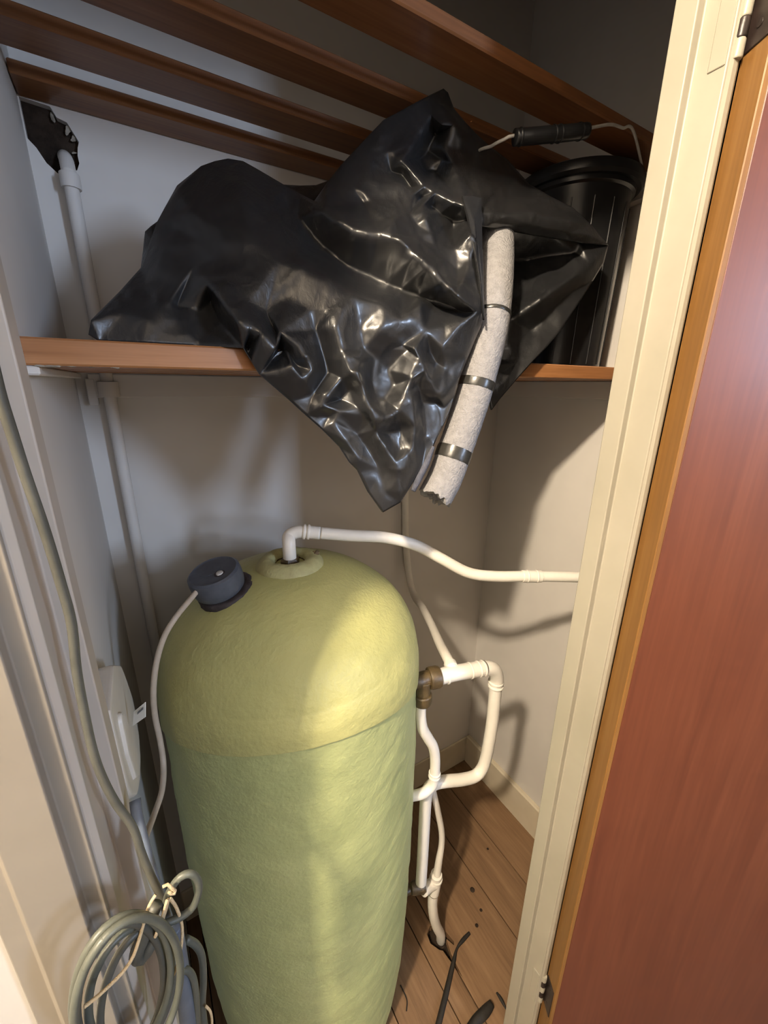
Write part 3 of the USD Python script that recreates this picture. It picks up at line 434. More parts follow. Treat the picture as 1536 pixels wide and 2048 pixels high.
# ------------------------------------------------------------------ black sack draped over the shelf edge
V1 = np.array([[-0.0275,0.52,1.494],[-0.0236,0.53,1.5084],[0.0057,0.57,1.544],[0.0302,0.6,1.5753],[0.0557,0.63,1.6324],[0.0676,0.64,1.6529],[0.0861,0.65,1.6831],[0.1167,0.65,1.71],[0.1347,0.652,1.7201],[0.1507,0.65,1.7257],[0.1696,0.65,1.7274],[0.1865,0.645,1.7207],[0.2172,0.63,1.7045],[0.2363,0.615,1.6923],[0.2471,0.6,1.6829],[0.2644,0.595,1.7056],[0.283,0.59,1.7278],[0.3032,0.59,1.7484],[0.3238,0.59,1.7693],[0.3469,0.59,1.7922],[0.3731,0.59,1.809],[0.4,0.59,1.8264],[0.4226,0.59,1.8406],[0.4459,0.59,1.8546],[0.4504,0.585,1.8491],[0.4587,0.58,1.8309],[0.4752,0.575,1.8186],[0.4922,0.57,1.8073],[0.5137,0.565,1.7967],[0.5509,0.5561,1.7816],[0.5656,0.5464,1.7661],[0.5795,0.5369,1.7516],[0.6134,0.5223,1.7374],[0.6522,0.5069,1.7247],[0.6967,0.501,1.7068],[0.7434,0.496,1.6839],[0.6843,0.491,1.6757],[0.6336,0.4903,1.6718],[0.5945,0.4973,1.6713],[0.5561,0.5034,1.6712],[0.5161,0.5091,1.6712],[0.4877,0.508,1.6686],[0.4542,0.5,1.6632],[0.4473,0.486,1.6296],[0.4408,0.475,1.6021],[0.4377,0.467,1.5696],[0.4353,0.46,1.5391],[0.4284,0.465,1.5173],[0.4144,0.465,1.4885],[0.4013,0.465,1.4596],[0.3949,0.465,1.4372],[0.3866,0.465,1.4146],[0.373,0.463,1.3915],[0.3577,0.46,1.3694],[0.3359,0.46,1.3348],[0.3163,0.46,1.3088],[0.3033,0.46,1.2923],[0.2778,0.465,1.28],[0.2575,0.47,1.3109],[0.2418,0.47,1.342],[0.2303,0.47,1.3536],[0.2189,0.475,1.3737],[0.1959,0.475,1.3967],[0.1766,0.478,1.4144],[0.1579,0.48,1.4319],[0.1418,0.48,1.4458],[0.1259,0.48,1.4595],[0.1183,0.482,1.4733],[0.1117,0.485,1.4864],[0.158,0.512,1.489],[0.12,0.515,1.489],[0.07,0.52,1.489],[0.02,0.522,1.489],[-0.02,0.53,1.489],[0.0851,0.6367,1.6759],[0.0913,0.597,1.6396],[0.0903,0.5798,1.6078],[0.0857,0.5678,1.5812],[0.0897,0.5343,1.5553],[0.13,0.6355,1.7011],[0.1456,0.5833,1.664],[0.0573,0.5908,1.5953],[0.0346,0.5669,1.5476],[0.0019,0.5378,1.5161],[0.0489,0.5437,1.5327],[0.0588,0.5336,1.5129],[0.0578,0.5572,1.5325],[0.1113,0.5714,1.6241],[0.1435,0.5441,1.6125],[0.1689,0.519,1.5854],[0.1014,0.5447,1.5201],[0.0967,0.5617,1.5431],[0.1217,0.5869,1.6454],[0.1807,0.5832,1.6553],[0.1232,0.5393,1.5834],[0.1096,0.5237,1.5587],[0.0788,0.5491,1.5292],[0.0237,0.5307,1.5123],[0.0936,0.5106,1.541],[0.0985,0.4938,1.5285],[0.1059,0.4764,1.5108],[0.1174,0.4729,1.506],[0.1279,0.467,1.5003],[0.1415,0.4639,1.4861],[0.1574,0.4613,1.4698],[0.1696,0.4634,1.4558],[0.1937,0.4672,1.4263],[0.2083,0.4678,1.4053],[0.2217,0.4656,1.3835],[0.2393,0.4648,1.3602],[0.1224,0.5018,1.5339],[0.1454,0.5113,1.5302],[0.1529,0.4977,1.5058],[0.16,0.4887,1.4869],[0.1673,0.4816,1.4707],[0.1867,0.4802,1.4374],[0.2044,0.4783,1.4107],[0.1503,0.4762,1.5037],[0.1681,0.4672,1.4912],[0.175,0.4655,1.4784],[0.1825,0.4662,1.4653],[0.1994,0.4646,1.4378],[0.2135,0.4653,1.419],[0.1926,0.4925,1.5321],[0.1982,0.4933,1.5111],[0.2035,0.4922,1.4948],[0.2106,0.4885,1.4637],[0.2245,0.4841,1.4312],[0.1734,0.5049,1.5424],[0.2111,0.4846,1.5327],[0.2139,0.4666,1.5123],[0.219,0.4638,1.4883],[0.2316,0.4618,1.4805],[0.2397,0.4596,1.4734],[0.2201,0.4677,1.4578],[0.2243,0.4543,1.4645],[0.2329,0.4504,1.4635],[0.2383,0.4509,1.4506],[0.2432,0.4513,1.4368],[0.2482,0.4489,1.4233],[0.2539,0.4479,1.4101],[0.2708,0.4508,1.41],[0.2828,0.4523,1.4139],[0.2934,0.4536,1.4192],[0.3019,0.4534,1.439],[0.3089,0.4545,1.4617],[0.2679,0.4847,1.4557],[0.2743,0.48,1.4309],[0.2882,0.4802,1.4307],[0.305,0.4827,1.4499],[0.2959,0.4874,1.4687],[0.255,0.4805,1.491],[0.2545,0.4858,1.52],[0.298,0.4628,1.5265],[0.3314,0.4684,1.5472],[0.2812,0.4711,1.5428],[0.24,0.4832,1.5513],[0.2193,0.4937,1.5665],[0.1986,0.5029,1.576],[0.2713,0.4656,1.5136],[0.2939,0.4785,1.4928],[0.3104,0.4747,1.4993],[0.3375,0.464,1.518],[0.3704,0.4648,1.5265],[0.2733,0.4839,1.4832],[0.3175,0.4711,1.4946],[0.313,0.4511,1.4932],[0.3215,0.4503,1.4805],[0.3302,0.4507,1.4688],[0.3417,0.4522,1.4548],[0.3547,0.4549,1.4402],[0.355,0.4747,1.4923],[0.3644,0.475,1.4806],[0.3602,0.4559,1.4976],[0.3732,0.4519,1.5163],[0.3901,0.452,1.5302],[0.3761,0.467,1.4703],[0.346,0.4753,1.4277],[0.3677,0.4752,1.4275],[0.3818,0.4697,1.42],[0.3288,0.4643,1.4502],[0.2348,0.4763,1.4434],[0.2392,0.4634,1.4222],[0.247,0.4624,1.4124],[0.255,0.4613,1.4042],[0.2609,0.4588,1.3935],[0.2662,0.4562,1.3834],[0.2778,0.4551,1.3672],[0.2882,0.4527,1.3515],[0.2945,0.4542,1.3302],[0.2975,0.4556,1.3092],[0.2825,0.4698,1.3895],[0.3081,0.4728,1.3913],[0.3054,0.4675,1.3649],[0.2548,0.4746,1.3741],[0.2752,0.4698,1.3396],[0.2805,0.4647,1.3086],[0.2437,0.4743,1.3877],[0.3103,0.4519,1.458],[0.3139,0.4523,1.4315],[0.3178,0.4525,1.3994],[0.3169,0.4542,1.366],[0.3108,0.4557,1.3352],[0.3033,0.4557,1.3113],[0.3444,0.4647,1.3905],[0.346,0.465,1.3625],[0.2308,0.61,1.6884],[0.2348,0.5772,1.6703],[0.2386,0.5469,1.6529],[0.248,0.5241,1.6382],[0.2608,0.512,1.6288],[0.2749,0.5036,1.6263],[0.2892,0.498,1.6257],[0.298,0.489,1.6222],[0.3075,0.4811,1.6186],[0.3146,0.475,1.6114],[0.3217,0.4689,1.6036],[0.3279,0.4614,1.5954],[0.3334,0.455,1.5879],[0.3408,0.4501,1.5798],[0.3473,0.445,1.5715],[0.3553,0.4397,1.5633],[0.3614,0.4339,1.5558],[0.3915,0.442,1.5481],[0.4124,0.45,1.5439],[0.2133,0.6115,1.6726],[0.2231,0.5933,1.6551],[0.2369,0.5861,1.6385],[0.252,0.5811,1.6223],[0.2644,0.5657,1.6077],[0.2778,0.5524,1.595],[0.2972,0.5405,1.5857],[0.3151,0.5284,1.5772],[0.3328,0.5181,1.5714],[0.3528,0.5076,1.5658],[0.3748,0.4991,1.5594],[0.396,0.4879,1.553],[0.4045,0.4659,1.5447],[0.1871,0.567,1.6361],[0.2044,0.548,1.6075],[0.3422,0.5733,1.7491],[0.3498,0.5663,1.7439],[0.354,0.5527,1.7349],[0.3661,0.5425,1.7201],[0.3787,0.5329,1.7056],[0.3903,0.5244,1.698],[0.4008,0.5146,1.6901],[0.4093,0.5055,1.6839],[0.4157,0.4973,1.6787],[0.3506,0.5773,1.7294],[0.366,0.5706,1.7276],[0.3752,0.5612,1.7102],[0.3835,0.5506,1.6979],[0.3972,0.5427,1.6876],[0.4089,0.5367,1.6797],[0.4312,0.5361,1.6763],[0.3717,0.5607,1.7536],[0.3951,0.5721,1.7834],[0.4176,0.5788,1.8118],[0.4302,0.5783,1.8279],[0.4143,0.5979,1.7672],[0.4283,0.5993,1.7819],[0.4375,0.5947,1.8004],[0.4357,0.5873,1.7511],[0.4185,0.59,1.7507],[0.4214,0.5587,1.7931],[0.442,0.5593,1.7987],[0.434,0.5684,1.8145],[0.432,0.5623,1.771],[0.4403,0.5505,1.7487],[0.4385,0.5753,1.7633],[0.4375,0.5354,1.7264],[0.4325,0.5485,1.7345],[0.4256,0.5442,1.7186],[0.4592,0.5426,1.7413],[0.4722,0.541,1.7406],[0.455,0.5302,1.7183],[0.4576,0.5088,1.6996],[0.4535,0.5021,1.6797],[0.468,0.5614,1.777],[0.4867,0.5605,1.7751],[0.4793,0.5658,1.7993],[0.3499,0.545,1.703],[0.36,0.5345,1.6916],[0.3673,0.5199,1.6784],[0.3648,0.5113,1.6659],[0.3624,0.5051,1.6554],[0.3687,0.5017,1.6409],[0.3744,0.4982,1.6261],[0.3891,0.4965,1.6251],[0.4016,0.4929,1.6255],[0.4089,0.4848,1.6323],[0.4146,0.4753,1.6389],[0.4292,0.5321,1.6595],[0.4064,0.5265,1.6602],[0.4377,0.5165,1.672],[0.39,0.5223,1.6622],[0.4233,0.5029,1.6887],[0.4375,0.5032,1.6927],[0.4229,0.4763,1.6353],[0.4273,0.4722,1.5998],[0.4265,0.4628,1.5678],[0.4146,0.4741,1.6103],[0.3981,0.4628,1.5854],[0.4014,0.4828,1.5985],[0.3901,0.4688,1.5797],[0.3847,0.4897,1.6095],[0.3803,0.4775,1.5918],[0.285,0.5697,1.6987],[0.3095,0.5737,1.7273],[0.3354,0.5792,1.7657],[0.368,0.5814,1.7886],[0.3211,0.5537,1.6955],[0.3016,0.5608,1.6771],[0.3093,0.5528,1.6817],[0.2721,0.5589,1.6708],[0.3238,0.5123,1.6543],[0.3069,0.5003,1.6389],[0.3156,0.4963,1.6291],[0.2957,0.5284,1.6472],[0.3085,0.5188,1.6496],[0.3371,0.5415,1.6837],[0.3523,0.5153,1.6508],[0.3483,0.5027,1.63],[0.3506,0.4884,1.6129],[0.3206,0.5801,1.7487],[0.3467,0.5194,1.6621],[0.3347,0.564,1.7185],[0.5301,0.5256,1.7199],[0.515,0.5514,1.7598],[0.5191,0.5374,1.7371],[0.4982,0.494,1.6826],[0.4771,0.4994,1.6833],[0.5345,0.4879,1.6906],[0.5698,0.4809,1.6888],[0.6107,0.4766,1.6885],[0.5767,0.4842,1.6762],[0.6176,0.4797,1.6766],[0.6726,0.4848,1.6843],[0.5765,0.5292,1.7302],[0.5399,0.4904,1.6766],[0.505,0.4992,1.6742],[0.4767,0.5024,1.672],[0.4828,0.5175,1.7049],[0.601,0.5097,1.7178],[0.6432,0.4994,1.712]]); T1 = np.array([0,73,1,124,130,129,1,73,83,73,72,83,72,71,85,51,50,179,51,179,52,107,116,62,62,116,63,106,63,116,130,131,152,1,83,2,72,97,83,72,85,97,82,2,97,83,97,2,71,96,85,71,90,96,53,205,54,164,160,159,159,160,161,167,172,171,48,176,49,129,130,156,130,152,156,232,233,216,229,230,210,227,239,228,229,210,228,129,156,157,229,157,230,156,230,157,152,131,151,164,159,151,159,152,151,23,22,259,101,110,100,101,70,102,67,102,70,67,103,102,67,66,103,82,97,84,85,84,97,4,81,76,82,3,2,82,81,3,4,3,81,7,6,74,78,96,91,90,91,96,54,205,201,161,160,165,172,169,176,52,179,178,164,146,150,164,150,160,160,150,165,319,313,210,210,313,315,210,315,209,227,228,209,210,209,228,45,224,46,39,340,40,159,161,153,156,231,230,239,158,228,229,228,158,229,158,157,227,226,239,239,226,238,101,102,111,101,111,110,67,70,68,71,68,90,90,68,100,101,100,68,101,68,70,65,104,66,113,104,114,85,96,86,85,86,84,78,86,96,82,77,81,82,84,77,81,77,76,78,77,86,84,86,77,78,95,77,4,76,75,78,98,95,78,91,98,107,122,116,106,116,122,106,122,127,127,122,182,183,182,122,139,182,183,139,138,182,146,138,147,139,147,138,127,182,181,138,181,182,131,132,151,169,168,180,167,168,172,172,168,169,169,180,170,176,169,170,50,170,179,179,170,178,50,49,170,49,176,170,167,145,168,167,165,145,165,150,145,139,183,140,178,170,177,180,177,170,315,313,308,16,15,308,315,308,15,315,208,209,315,15,208,227,209,208,227,208,226,48,47,174,293,292,295,307,305,304,290,304,302,305,303,304,300,302,303,304,303,302,45,301,224,300,303,301,45,44,301,300,301,44,210,230,211,319,210,211,319,211,212,230,231,211,212,211,231,161,165,166,167,171,166,167,166,165,159,153,155,159,155,152,232,155,233,233,155,153,152,155,156,232,231,155,156,155,231,216,233,217,233,218,217,113,114,118,114,119,118,124,125,130,130,125,131,124,118,125,119,125,118,259,22,258,22,21,258,21,257,258,206,225,226,238,226,225,37,337,38,239,89,158,110,111,89,88,89,238,239,238,89,66,69,103,66,104,69,113,69,104,95,94,77,76,77,94,88,94,89,95,110,94,110,89,94,88,80,92,4,75,5,74,5,75,74,6,5,76,87,75,92,75,87,76,94,87,88,92,87,88,87,94,92,79,75,92,80,79,7,74,79,74,75,79,95,99,110,95,98,99,90,100,99,110,99,100,90,99,91,91,99,98,55,189,203,189,190,203,56,55,203,56,203,190,187,188,193,201,193,188,187,193,191,54,201,202,201,188,202,189,202,188,54,202,55,55,202,189,107,62,108,62,61,108,146,149,150,150,149,145,144,149,148,146,147,148,146,148,149,131,125,126,146,136,137,146,137,138,138,137,181,164,133,146,146,133,136,164,151,133,151,132,133,144,180,198,144,198,149,145,149,198,180,168,198,168,145,198,139,141,147,139,140,141,147,141,148,142,148,141,144,199,180,180,199,177,53,52,204,52,178,204,178,177,204,53,204,205,205,204,201,18,325,310,327,312,282,15,14,208,48,174,173,48,173,176,172,176,173,172,173,171,47,175,174,46,175,47,46,224,175,295,292,42,299,42,292,299,302,43,300,44,43,300,43,302,340,341,40,340,331,341,40,341,41,23,259,24,259,25,24,293,295,255,293,290,291,293,291,292,299,292,291,299,291,302,290,302,291,307,304,306,290,306,304,307,306,219,218,219,306,158,89,128,111,128,89,111,117,128,113,118,117,124,117,118,113,117,69,103,69,117,18,310,19,311,19,310,259,267,25,259,258,267,311,256,257,258,265,267,206,12,225,34,335,337,34,337,338,35,338,36,35,34,338,37,36,338,37,338,337,7,79,8,11,10,80,80,10,79,189,196,190,57,196,58,57,56,196,56,190,196,60,109,61,61,109,108,107,108,197,107,197,122,183,122,197,144,148,143,142,143,148,144,143,199,127,181,134,106,115,63,63,115,64,191,193,192,201,192,193,142,141,192,191,192,141,142,192,143,18,17,325,327,309,312,308,312,309,325,17,309,16,308,309,16,309,17,310,325,240,327,240,309,325,309,240,311,310,240,311,240,256,242,250,243,284,245,252,313,314,308,308,314,312,319,314,313,206,13,12,226,208,207,208,14,207,206,226,207,206,207,13,14,13,207,224,301,223,332,343,278,295,42,278,332,342,331,331,342,341,41,341,342,41,342,42,332,278,342,42,342,278,344,32,339,344,33,32,344,339,333,344,333,334,340,334,333,340,333,331,330,343,328,331,333,328,339,328,333,30,330,328,332,331,328,332,328,343,307,220,305,307,219,220,153,162,154,161,162,153,161,166,162,171,162,166,171,173,162,233,234,218,218,234,219,233,153,234,153,154,234,219,234,220,322,318,323,214,323,318,232,216,215,216,323,215,214,215,323,293,255,294,296,285,286,322,286,285,102,112,111,111,112,117,102,103,112,103,117,112,124,123,117,128,117,123,124,129,123,129,157,123,157,158,123,158,128,123,311,20,19,311,257,20,21,20,257,258,257,262,258,262,265,225,12,93,238,225,93,11,80,93,11,93,12,88,238,93,88,93,80,33,345,34,34,345,335,334,335,345,344,345,33,344,334,345,38,337,336,337,335,336,334,336,335,340,336,334,39,38,336,39,336,340,79,9,8,79,10,9,58,196,195,189,188,195,189,195,196,187,195,188,140,185,141,191,141,185,127,134,121,126,121,134,126,115,121,106,127,121,106,121,115,181,135,134,136,135,137,181,137,135,136,133,135,132,135,133,131,135,132,131,126,135,126,134,135,64,115,105,114,104,105,65,64,105,65,105,104,143,192,200,177,200,204,201,204,200,201,200,192,177,199,200,199,143,200,327,249,240,242,249,250,327,282,249,250,249,282,242,256,241,256,240,241,242,241,249,240,249,241,250,282,251,250,251,243,282,312,321,312,314,321,224,237,175,224,223,237,175,237,236,298,278,277,343,277,278,276,298,277,330,277,343,339,32,31,30,328,31,339,31,328,268,270,269,329,280,275,276,277,275,330,329,275,330,275,277,245,273,263,245,263,244,243,251,244,245,244,252,242,260,256,242,243,260,295,278,248,298,248,278,295,248,255,255,248,247,276,271,297,276,297,298,271,273,297,247,297,273,298,297,248,247,248,297,296,254,285,255,247,254,296,294,254,255,254,294,301,222,223,223,222,237,236,237,222,305,222,303,303,222,301,154,162,235,154,235,234,220,234,235,214,318,213,212,231,213,232,213,231,232,215,213,214,213,215,216,217,324,216,324,323,323,324,288,218,324,217,218,306,324,306,288,324,323,288,287,296,286,287,296,287,294,294,287,288,322,323,287,322,287,286,290,289,306,306,289,288,293,289,290,293,294,289,294,288,289,58,195,59,60,59,109,109,59,195,183,184,140,140,184,185,183,197,184,197,185,184,187,194,195,109,195,194,197,194,185,108,109,194,108,194,197,126,120,115,115,120,105,119,120,125,125,120,126,114,120,119,114,105,120,282,283,251,282,321,283,322,316,318,268,269,279,280,281,279,280,274,275,280,279,274,269,274,279,271,274,269,276,274,271,276,275,274,268,266,262,265,262,266,268,279,266,281,266,279,25,267,266,267,265,266,329,28,280,280,28,281,245,246,273,247,273,246,247,246,254,263,273,272,270,263,272,270,272,269,271,269,272,271,272,273,243,244,264,263,264,244,243,264,260,270,264,263,270,260,264,268,261,270,270,261,260,268,262,261,257,261,262,257,256,261,256,260,261,284,253,245,284,285,253,285,254,253,245,253,246,254,246,253,305,220,221,305,221,222,220,235,221,236,222,221,236,221,235,236,235,163,162,163,235,174,175,163,175,236,163,174,163,173,173,163,162,187,186,194,185,194,186,187,191,186,191,185,186,318,317,213,318,316,317,212,213,317,322,285,326,322,326,316,284,326,285,252,283,326,284,252,326,321,326,283,321,316,326,25,266,26,281,26,266,329,29,28,30,29,330,330,29,329,319,212,320,212,317,320,316,320,317,319,320,314,314,320,321,321,320,316,281,28,27,281,27,26,251,283,244,252,244,283]).reshape(-1, 3); D1 = np.array([0.0,0.0,0.0,0.0,0.0,0.0,0.0,0.0,0.0,0.0,0.0,0.0,0.0,0.0,0.0,0.0,0.0,0.0,0.0,0.0,0.0,0.0,0.0,0.0,0.0,0.0,0.0,0.0,0.0,0.0,0.0,0.0,0.0,0.0,0.0,0.0,0.0,0.0,0.0,0.0,0.0,0.0,0.0,0.0,0.0,0.0,0.0,0.0,0.0,0.0,0.0,0.0,0.0,0.0,0.0,0.0,0.0,0.0,0.0,0.0,0.0,0.0,0.0,0.0,0.0,0.0,0.0,0.0,0.0,0.0,0.0,0.0,0.0,0.0,0.003,0.038,0.063,0.075,0.093,0.016,0.046,0.025,0.032,0.025,0.061,0.033,0.057,0.077,0.089,0.101,0.039,0.068,0.068,0.043,0.127,0.099,0.052,0.034,0.077,0.062,0.037,0.03,0.022,0.001,0.031,0.037,0.027,0.019,0.013,0.014,0.066,0.057,0.025,0.012,0.034,0.028,0.018,0.025,0.031,0.043,0.056,0.043,0.036,0.075,0.061,0.062,0.068,0.05,0.075,0.093,0.092,0.094,0.109,0.109,0.077,0.091,0.098,0.089,0.08,0.072,0.066,0.079,0.075,0.069,0.07,0.072,0.101,0.087,0.094,0.089,0.106,0.124,0.126,0.114,0.095,0.142,0.133,0.119,0.102,0.135,0.111,0.096,0.074,0.049,0.13,0.086,0.078,0.064,0.052,0.039,0.026,0.055,0.043,0.041,0.035,0.027,0.024,0.042,0.025,0.008,0.057,0.071,0.059,0.057,0.057,0.056,0.055,0.052,0.038,0.023,0.01,0.067,0.055,0.041,0.033,0.029,0.019,0.031,0.068,0.056,0.039,0.025,0.015,0.007,0.022,0.008,0.003,0.005,0.023,0.049,0.072,0.091,0.107,0.121,0.121,0.111,0.1,0.09,0.08,0.07,0.061,0.05,0.041,0.021,0.01,0.027,0.035,0.05,0.074,0.095,0.117,0.14,0.146,0.124,0.1,0.075,0.051,0.029,0.055,0.075,0.036,0.048,0.061,0.086,0.102,0.084,0.067,0.052,0.041,0.06,0.076,0.1,0.1,0.08,0.064,0.044,0.058,0.042,0.027,0.017,0.076,0.069,0.047,0.083,0.093,0.03,0.017,0.015,0.048,0.056,0.063,0.067,0.071,0.077,0.051,0.047,0.059,0.041,0.02,0.029,0.024,0.008,0.087,0.107,0.092,0.086,0.082,0.075,0.07,0.056,0.043,0.029,0.016,0.043,0.058,0.026,0.069,0.046,0.042,0.011,0.009,0.006,0.02,0.027,0.038,0.039,0.056,0.053,0.028,0.026,0.014,0.018,0.067,0.063,0.068,0.04,0.113,0.113,0.122,0.088,0.101,0.093,0.098,0.095,0.086,0.016,0.107,0.057,0.035,0.026,0.033,0.022,0.023,0.031,0.028,0.019,0.012,0.011,0.012,0.017,0.013,0.009,0.007,0.04,0.013,0.007])
V2 = np.array([[0.4808,0.55,1.689],[0.5381,0.55,1.6925],[0.5827,0.5387,1.6902],[0.6273,0.5253,1.6872],[0.6791,0.506,1.6836],[0.7464,0.498,1.6849],[0.7382,0.496,1.6567],[0.7108,0.493,1.6243],[0.6786,0.488,1.5908],[0.6313,0.4846,1.5389],[0.5997,0.4841,1.5108],[0.5663,0.4829,1.4856],[0.5337,0.4832,1.4573],[0.5066,0.486,1.4302],[0.49,0.485,1.4135],[0.4837,0.488,1.4364],[0.4954,0.5,1.4742],[0.5099,0.515,1.5053],[0.5322,0.53,1.5379],[0.549,0.545,1.5712],[0.5508,0.57,1.6205],[0.512,0.575,1.6599],[0.6274,0.5733,1.6616],[0.6586,0.5467,1.6678],[0.6815,0.5143,1.6677],[0.5821,0.5881,1.6584],[0.5454,0.4958,1.5608],[0.5559,0.4885,1.5701],[0.5679,0.4807,1.58],[0.5865,0.4785,1.5907],[0.6096,0.4788,1.6032],[0.6413,0.4784,1.6219],[0.685,0.4849,1.6434],[0.5961,0.5183,1.5412],[0.6132,0.509,1.557],[0.6318,0.5021,1.5791],[0.6556,0.4943,1.6008],[0.6105,0.5402,1.6071],[0.6305,0.5395,1.6322],[0.6581,0.5218,1.6398],[0.5804,0.5435,1.5892],[0.5387,0.511,1.5512],[0.5287,0.5028,1.5203],[0.5364,0.4996,1.5056],[0.5586,0.5083,1.5149],[0.5225,0.4968,1.4786],[0.5554,0.4968,1.4911],[0.5223,0.4845,1.467],[0.504,0.4862,1.4516],[0.5864,0.4961,1.5156]]); T2 = np.array([0,21,1,19,18,41,26,41,33,3,24,4,9,34,10,26,33,34,49,34,33,49,10,34,16,48,45,17,16,45,17,42,18,18,42,41,33,41,42,49,46,11,49,11,10,12,11,46,3,23,24,39,24,23,1,21,25,2,25,22,1,25,2,26,40,41,19,41,40,7,36,8,39,31,24,7,31,36,12,48,13,16,15,48,14,13,15,48,15,13,26,34,27,28,27,34,26,27,40,12,46,47,46,45,47,12,47,48,48,47,45,17,45,43,17,43,42,46,43,45,28,29,37,28,37,27,40,27,37,36,30,29,39,30,31,36,31,30,36,29,35,9,35,34,28,34,35,28,35,29,9,8,35,36,35,8,24,31,32,4,24,32,6,32,7,7,32,31,5,32,6,5,4,32,49,44,46,46,44,43,49,33,44,33,42,44,42,43,44,40,37,20,19,40,20,22,25,20,22,20,37,21,20,25,29,38,37,39,38,30,29,30,38,22,37,38,22,38,23,39,23,38,2,22,23,3,2,23]).reshape(-1, 3); D2 = np.array([0.0,0.0,0.0,0.0,0.0,0.0,0.0,0.0,0.0,0.0,0.0,0.0,0.0,0.0,0.0,0.0,0.0,0.0,0.0,0.0,0.0,0.0,0.043,0.029,0.019,0.024,0.031,0.045,0.051,0.044,0.037,0.027,0.016,0.035,0.031,0.027,0.02,0.05,0.061,0.048,0.025,0.016,0.018,0.027,0.033,0.02,0.016,0.012,0.013,0.015])
def film(V, T, D, seed, deep, lo=1.495, hi=1.55):
    """A folded sheet with a back of its own: deep inside the sack on the shelf, thin where it hangs."""
    dat = np.c_[V, D]
    P, F = dat, T
    def sub(P, F):
        e = np.sort(np.vstack([F[:, [0, 1]], F[:, [1, 2]], F[:, [2, 0]]]), axis=1)
        u, inv = np.unique(e, axis=0, return_inverse=True); inv = inv.ravel()
        mid = P[u].mean(1); n = len(F); a, b, c = (inv[:n]+len(P), inv[n:2*n]+len(P), inv[2*n:]+len(P))
        return np.vstack([P, mid]), np.vstack([np.c_[F[:, 0], a, c], np.c_[F[:, 1], b, a], np.c_[F[:, 2], c, b], np.c_[a, b, c]])
    def relax(P, F, n, w):
        e = np.unique(np.sort(np.vstack([F[:, [0, 1]], F[:, [1, 2]], F[:, [2, 0]]]), axis=1), axis=0)
        ee = np.sort(np.vstack([F[:, [0, 1]], F[:, [1, 2]], F[:, [2, 0]]]), axis=1)
        u, cnt = np.unique(ee, axis=0, return_counts=True); rim = np.unique(u[cnt == 1])
        for _ in range(n):
            S = np.zeros_like(P); K = np.zeros(len(P))
            for i, j in ((0, 1), (1, 0)):
                np.add.at(S, e[:, i], P[e[:, j]]); np.add.at(K, e[:, i], 1)
            Q = P*(1-w)+w*S/K[:, None]; Q[rim] = P[rim]; P = Q
        return P
    P, F = sub(P, F); P = relax(P, F, 1, .12)
    P, F = sub(P, F); P = relax(P, F, 1, .28)
    P, F = sub(P, F); P = relax(P, F, 1, .45)
    X, D = P[:, :3].copy(), P[:, 3]
    tm = trimesh.Trimesh(X, F, process=False); N = tm.vertex_normals
    warp = X+.010*(np.stack([meshkit.noise(X*30, seed+k) for k in range(3)], 1)-.5)
    ridge = 1-np.abs(2*meshkit.noise(warp*np.array([34, 34, 22]), seed)-1)
    ridge2 = 1-np.abs(2*meshkit.noise(warp*np.array([80, 80, 55])+3.3, seed+1)-1)
    X = X+N*(((ridge**4)*.0016+(ridge2**4)*.0007)*np.clip(D/.012, 0, 1))[:, None]
    low = X[:, 2] < 1.4872; X[low, 1] = np.minimum(X[low, 1], .4935)
    b = .0035+np.clip((X[:, 2]-lo)/(hi-lo), 0, 1)*np.minimum(deep, D*1.1)*np.clip((.62-X[:, 0])/.1, .1, 1)
    B = X.copy(); B[:, 1] = np.minimum(B[:, 1]+b, .90)
    e = np.vstack([F[:, [0, 1]], F[:, [1, 2]], F[:, [2, 0]]]); es = np.sort(e, axis=1)
    u, inv, cnt = np.unique(es, axis=0, return_inverse=True, return_counts=True); be = e[cnt[inv.ravel()] == 1]
    n = len(X)
    return trimesh.Trimesh(np.vstack([X, B]), np.vstack([F, F[:, ::-1]+n, np.c_[be[:, 1], be[:, 0], be[:, 0]+n], np.c_[be[:, 1], be[:, 0]+n, be[:, 1]+n]]), process=False)
sk = thing('refuse_sack', 'large crumpled black polythene sack draped over the lower shelf', 'plastic sack')
obj('front_sheet', film(V1, T1, D1, 11, .13), 'polythene', sk, 60, 'glossy folded front of the sack')
obj('mouth_flap', film(V2, T2, D2, 23, .02), 'polythene', sk, 60, 'far side of the open mouth, hanging behind the foam tube')
BKA = np.array([[0.0389,0.66,1.6086],[0.0416,0.66,1.6199],[0.0441,0.66,1.6295],[0.0517,0.66,1.6367],[0.0608,0.665,1.6451],[0.0814,0.67,1.6512],[0.0679,0.655,1.6005],[0.041,0.645,1.5725],[0.0323,0.65,1.5835],[0.0517,0.64,1.6112]])
STRIP = np.array([[0.4178,0.5,1.6912],[0.4335,0.499,1.694],[0.4479,0.497,1.694],[0.4432,0.487,1.6589],[0.4372,0.476,1.6258],[0.4307,0.462,1.5803],[0.4261,0.45,1.5353],[0.4238,0.457,1.5666],[0.4202,0.465,1.6033],[0.4201,0.477,1.6351],[0.4194,0.488,1.6636],[0.4291,0.4885,1.6684]])
tri_fan = lambda n: np.array([[n-1, (i+1) % (n-1), i] for i in range(n-1)])
obj('crumpled_corner', film(BKA, tri_fan(len(BKA)), np.r_[np.zeros(9), .03], 31, .03, 1.4, 1.41), 'polythene', sk, 60)
BKB = np.array([[0.2229,0.7,1.7277],[0.2406,0.7,1.7332],[0.2656,0.7,1.7372],[0.2917,0.7,1.7433],[0.3109,0.69,1.7505],[0.347,0.66,1.7091],[0.279,0.66,1.6708],[0.2211,0.67,1.6699],[0.2647,0.66,1.703]])
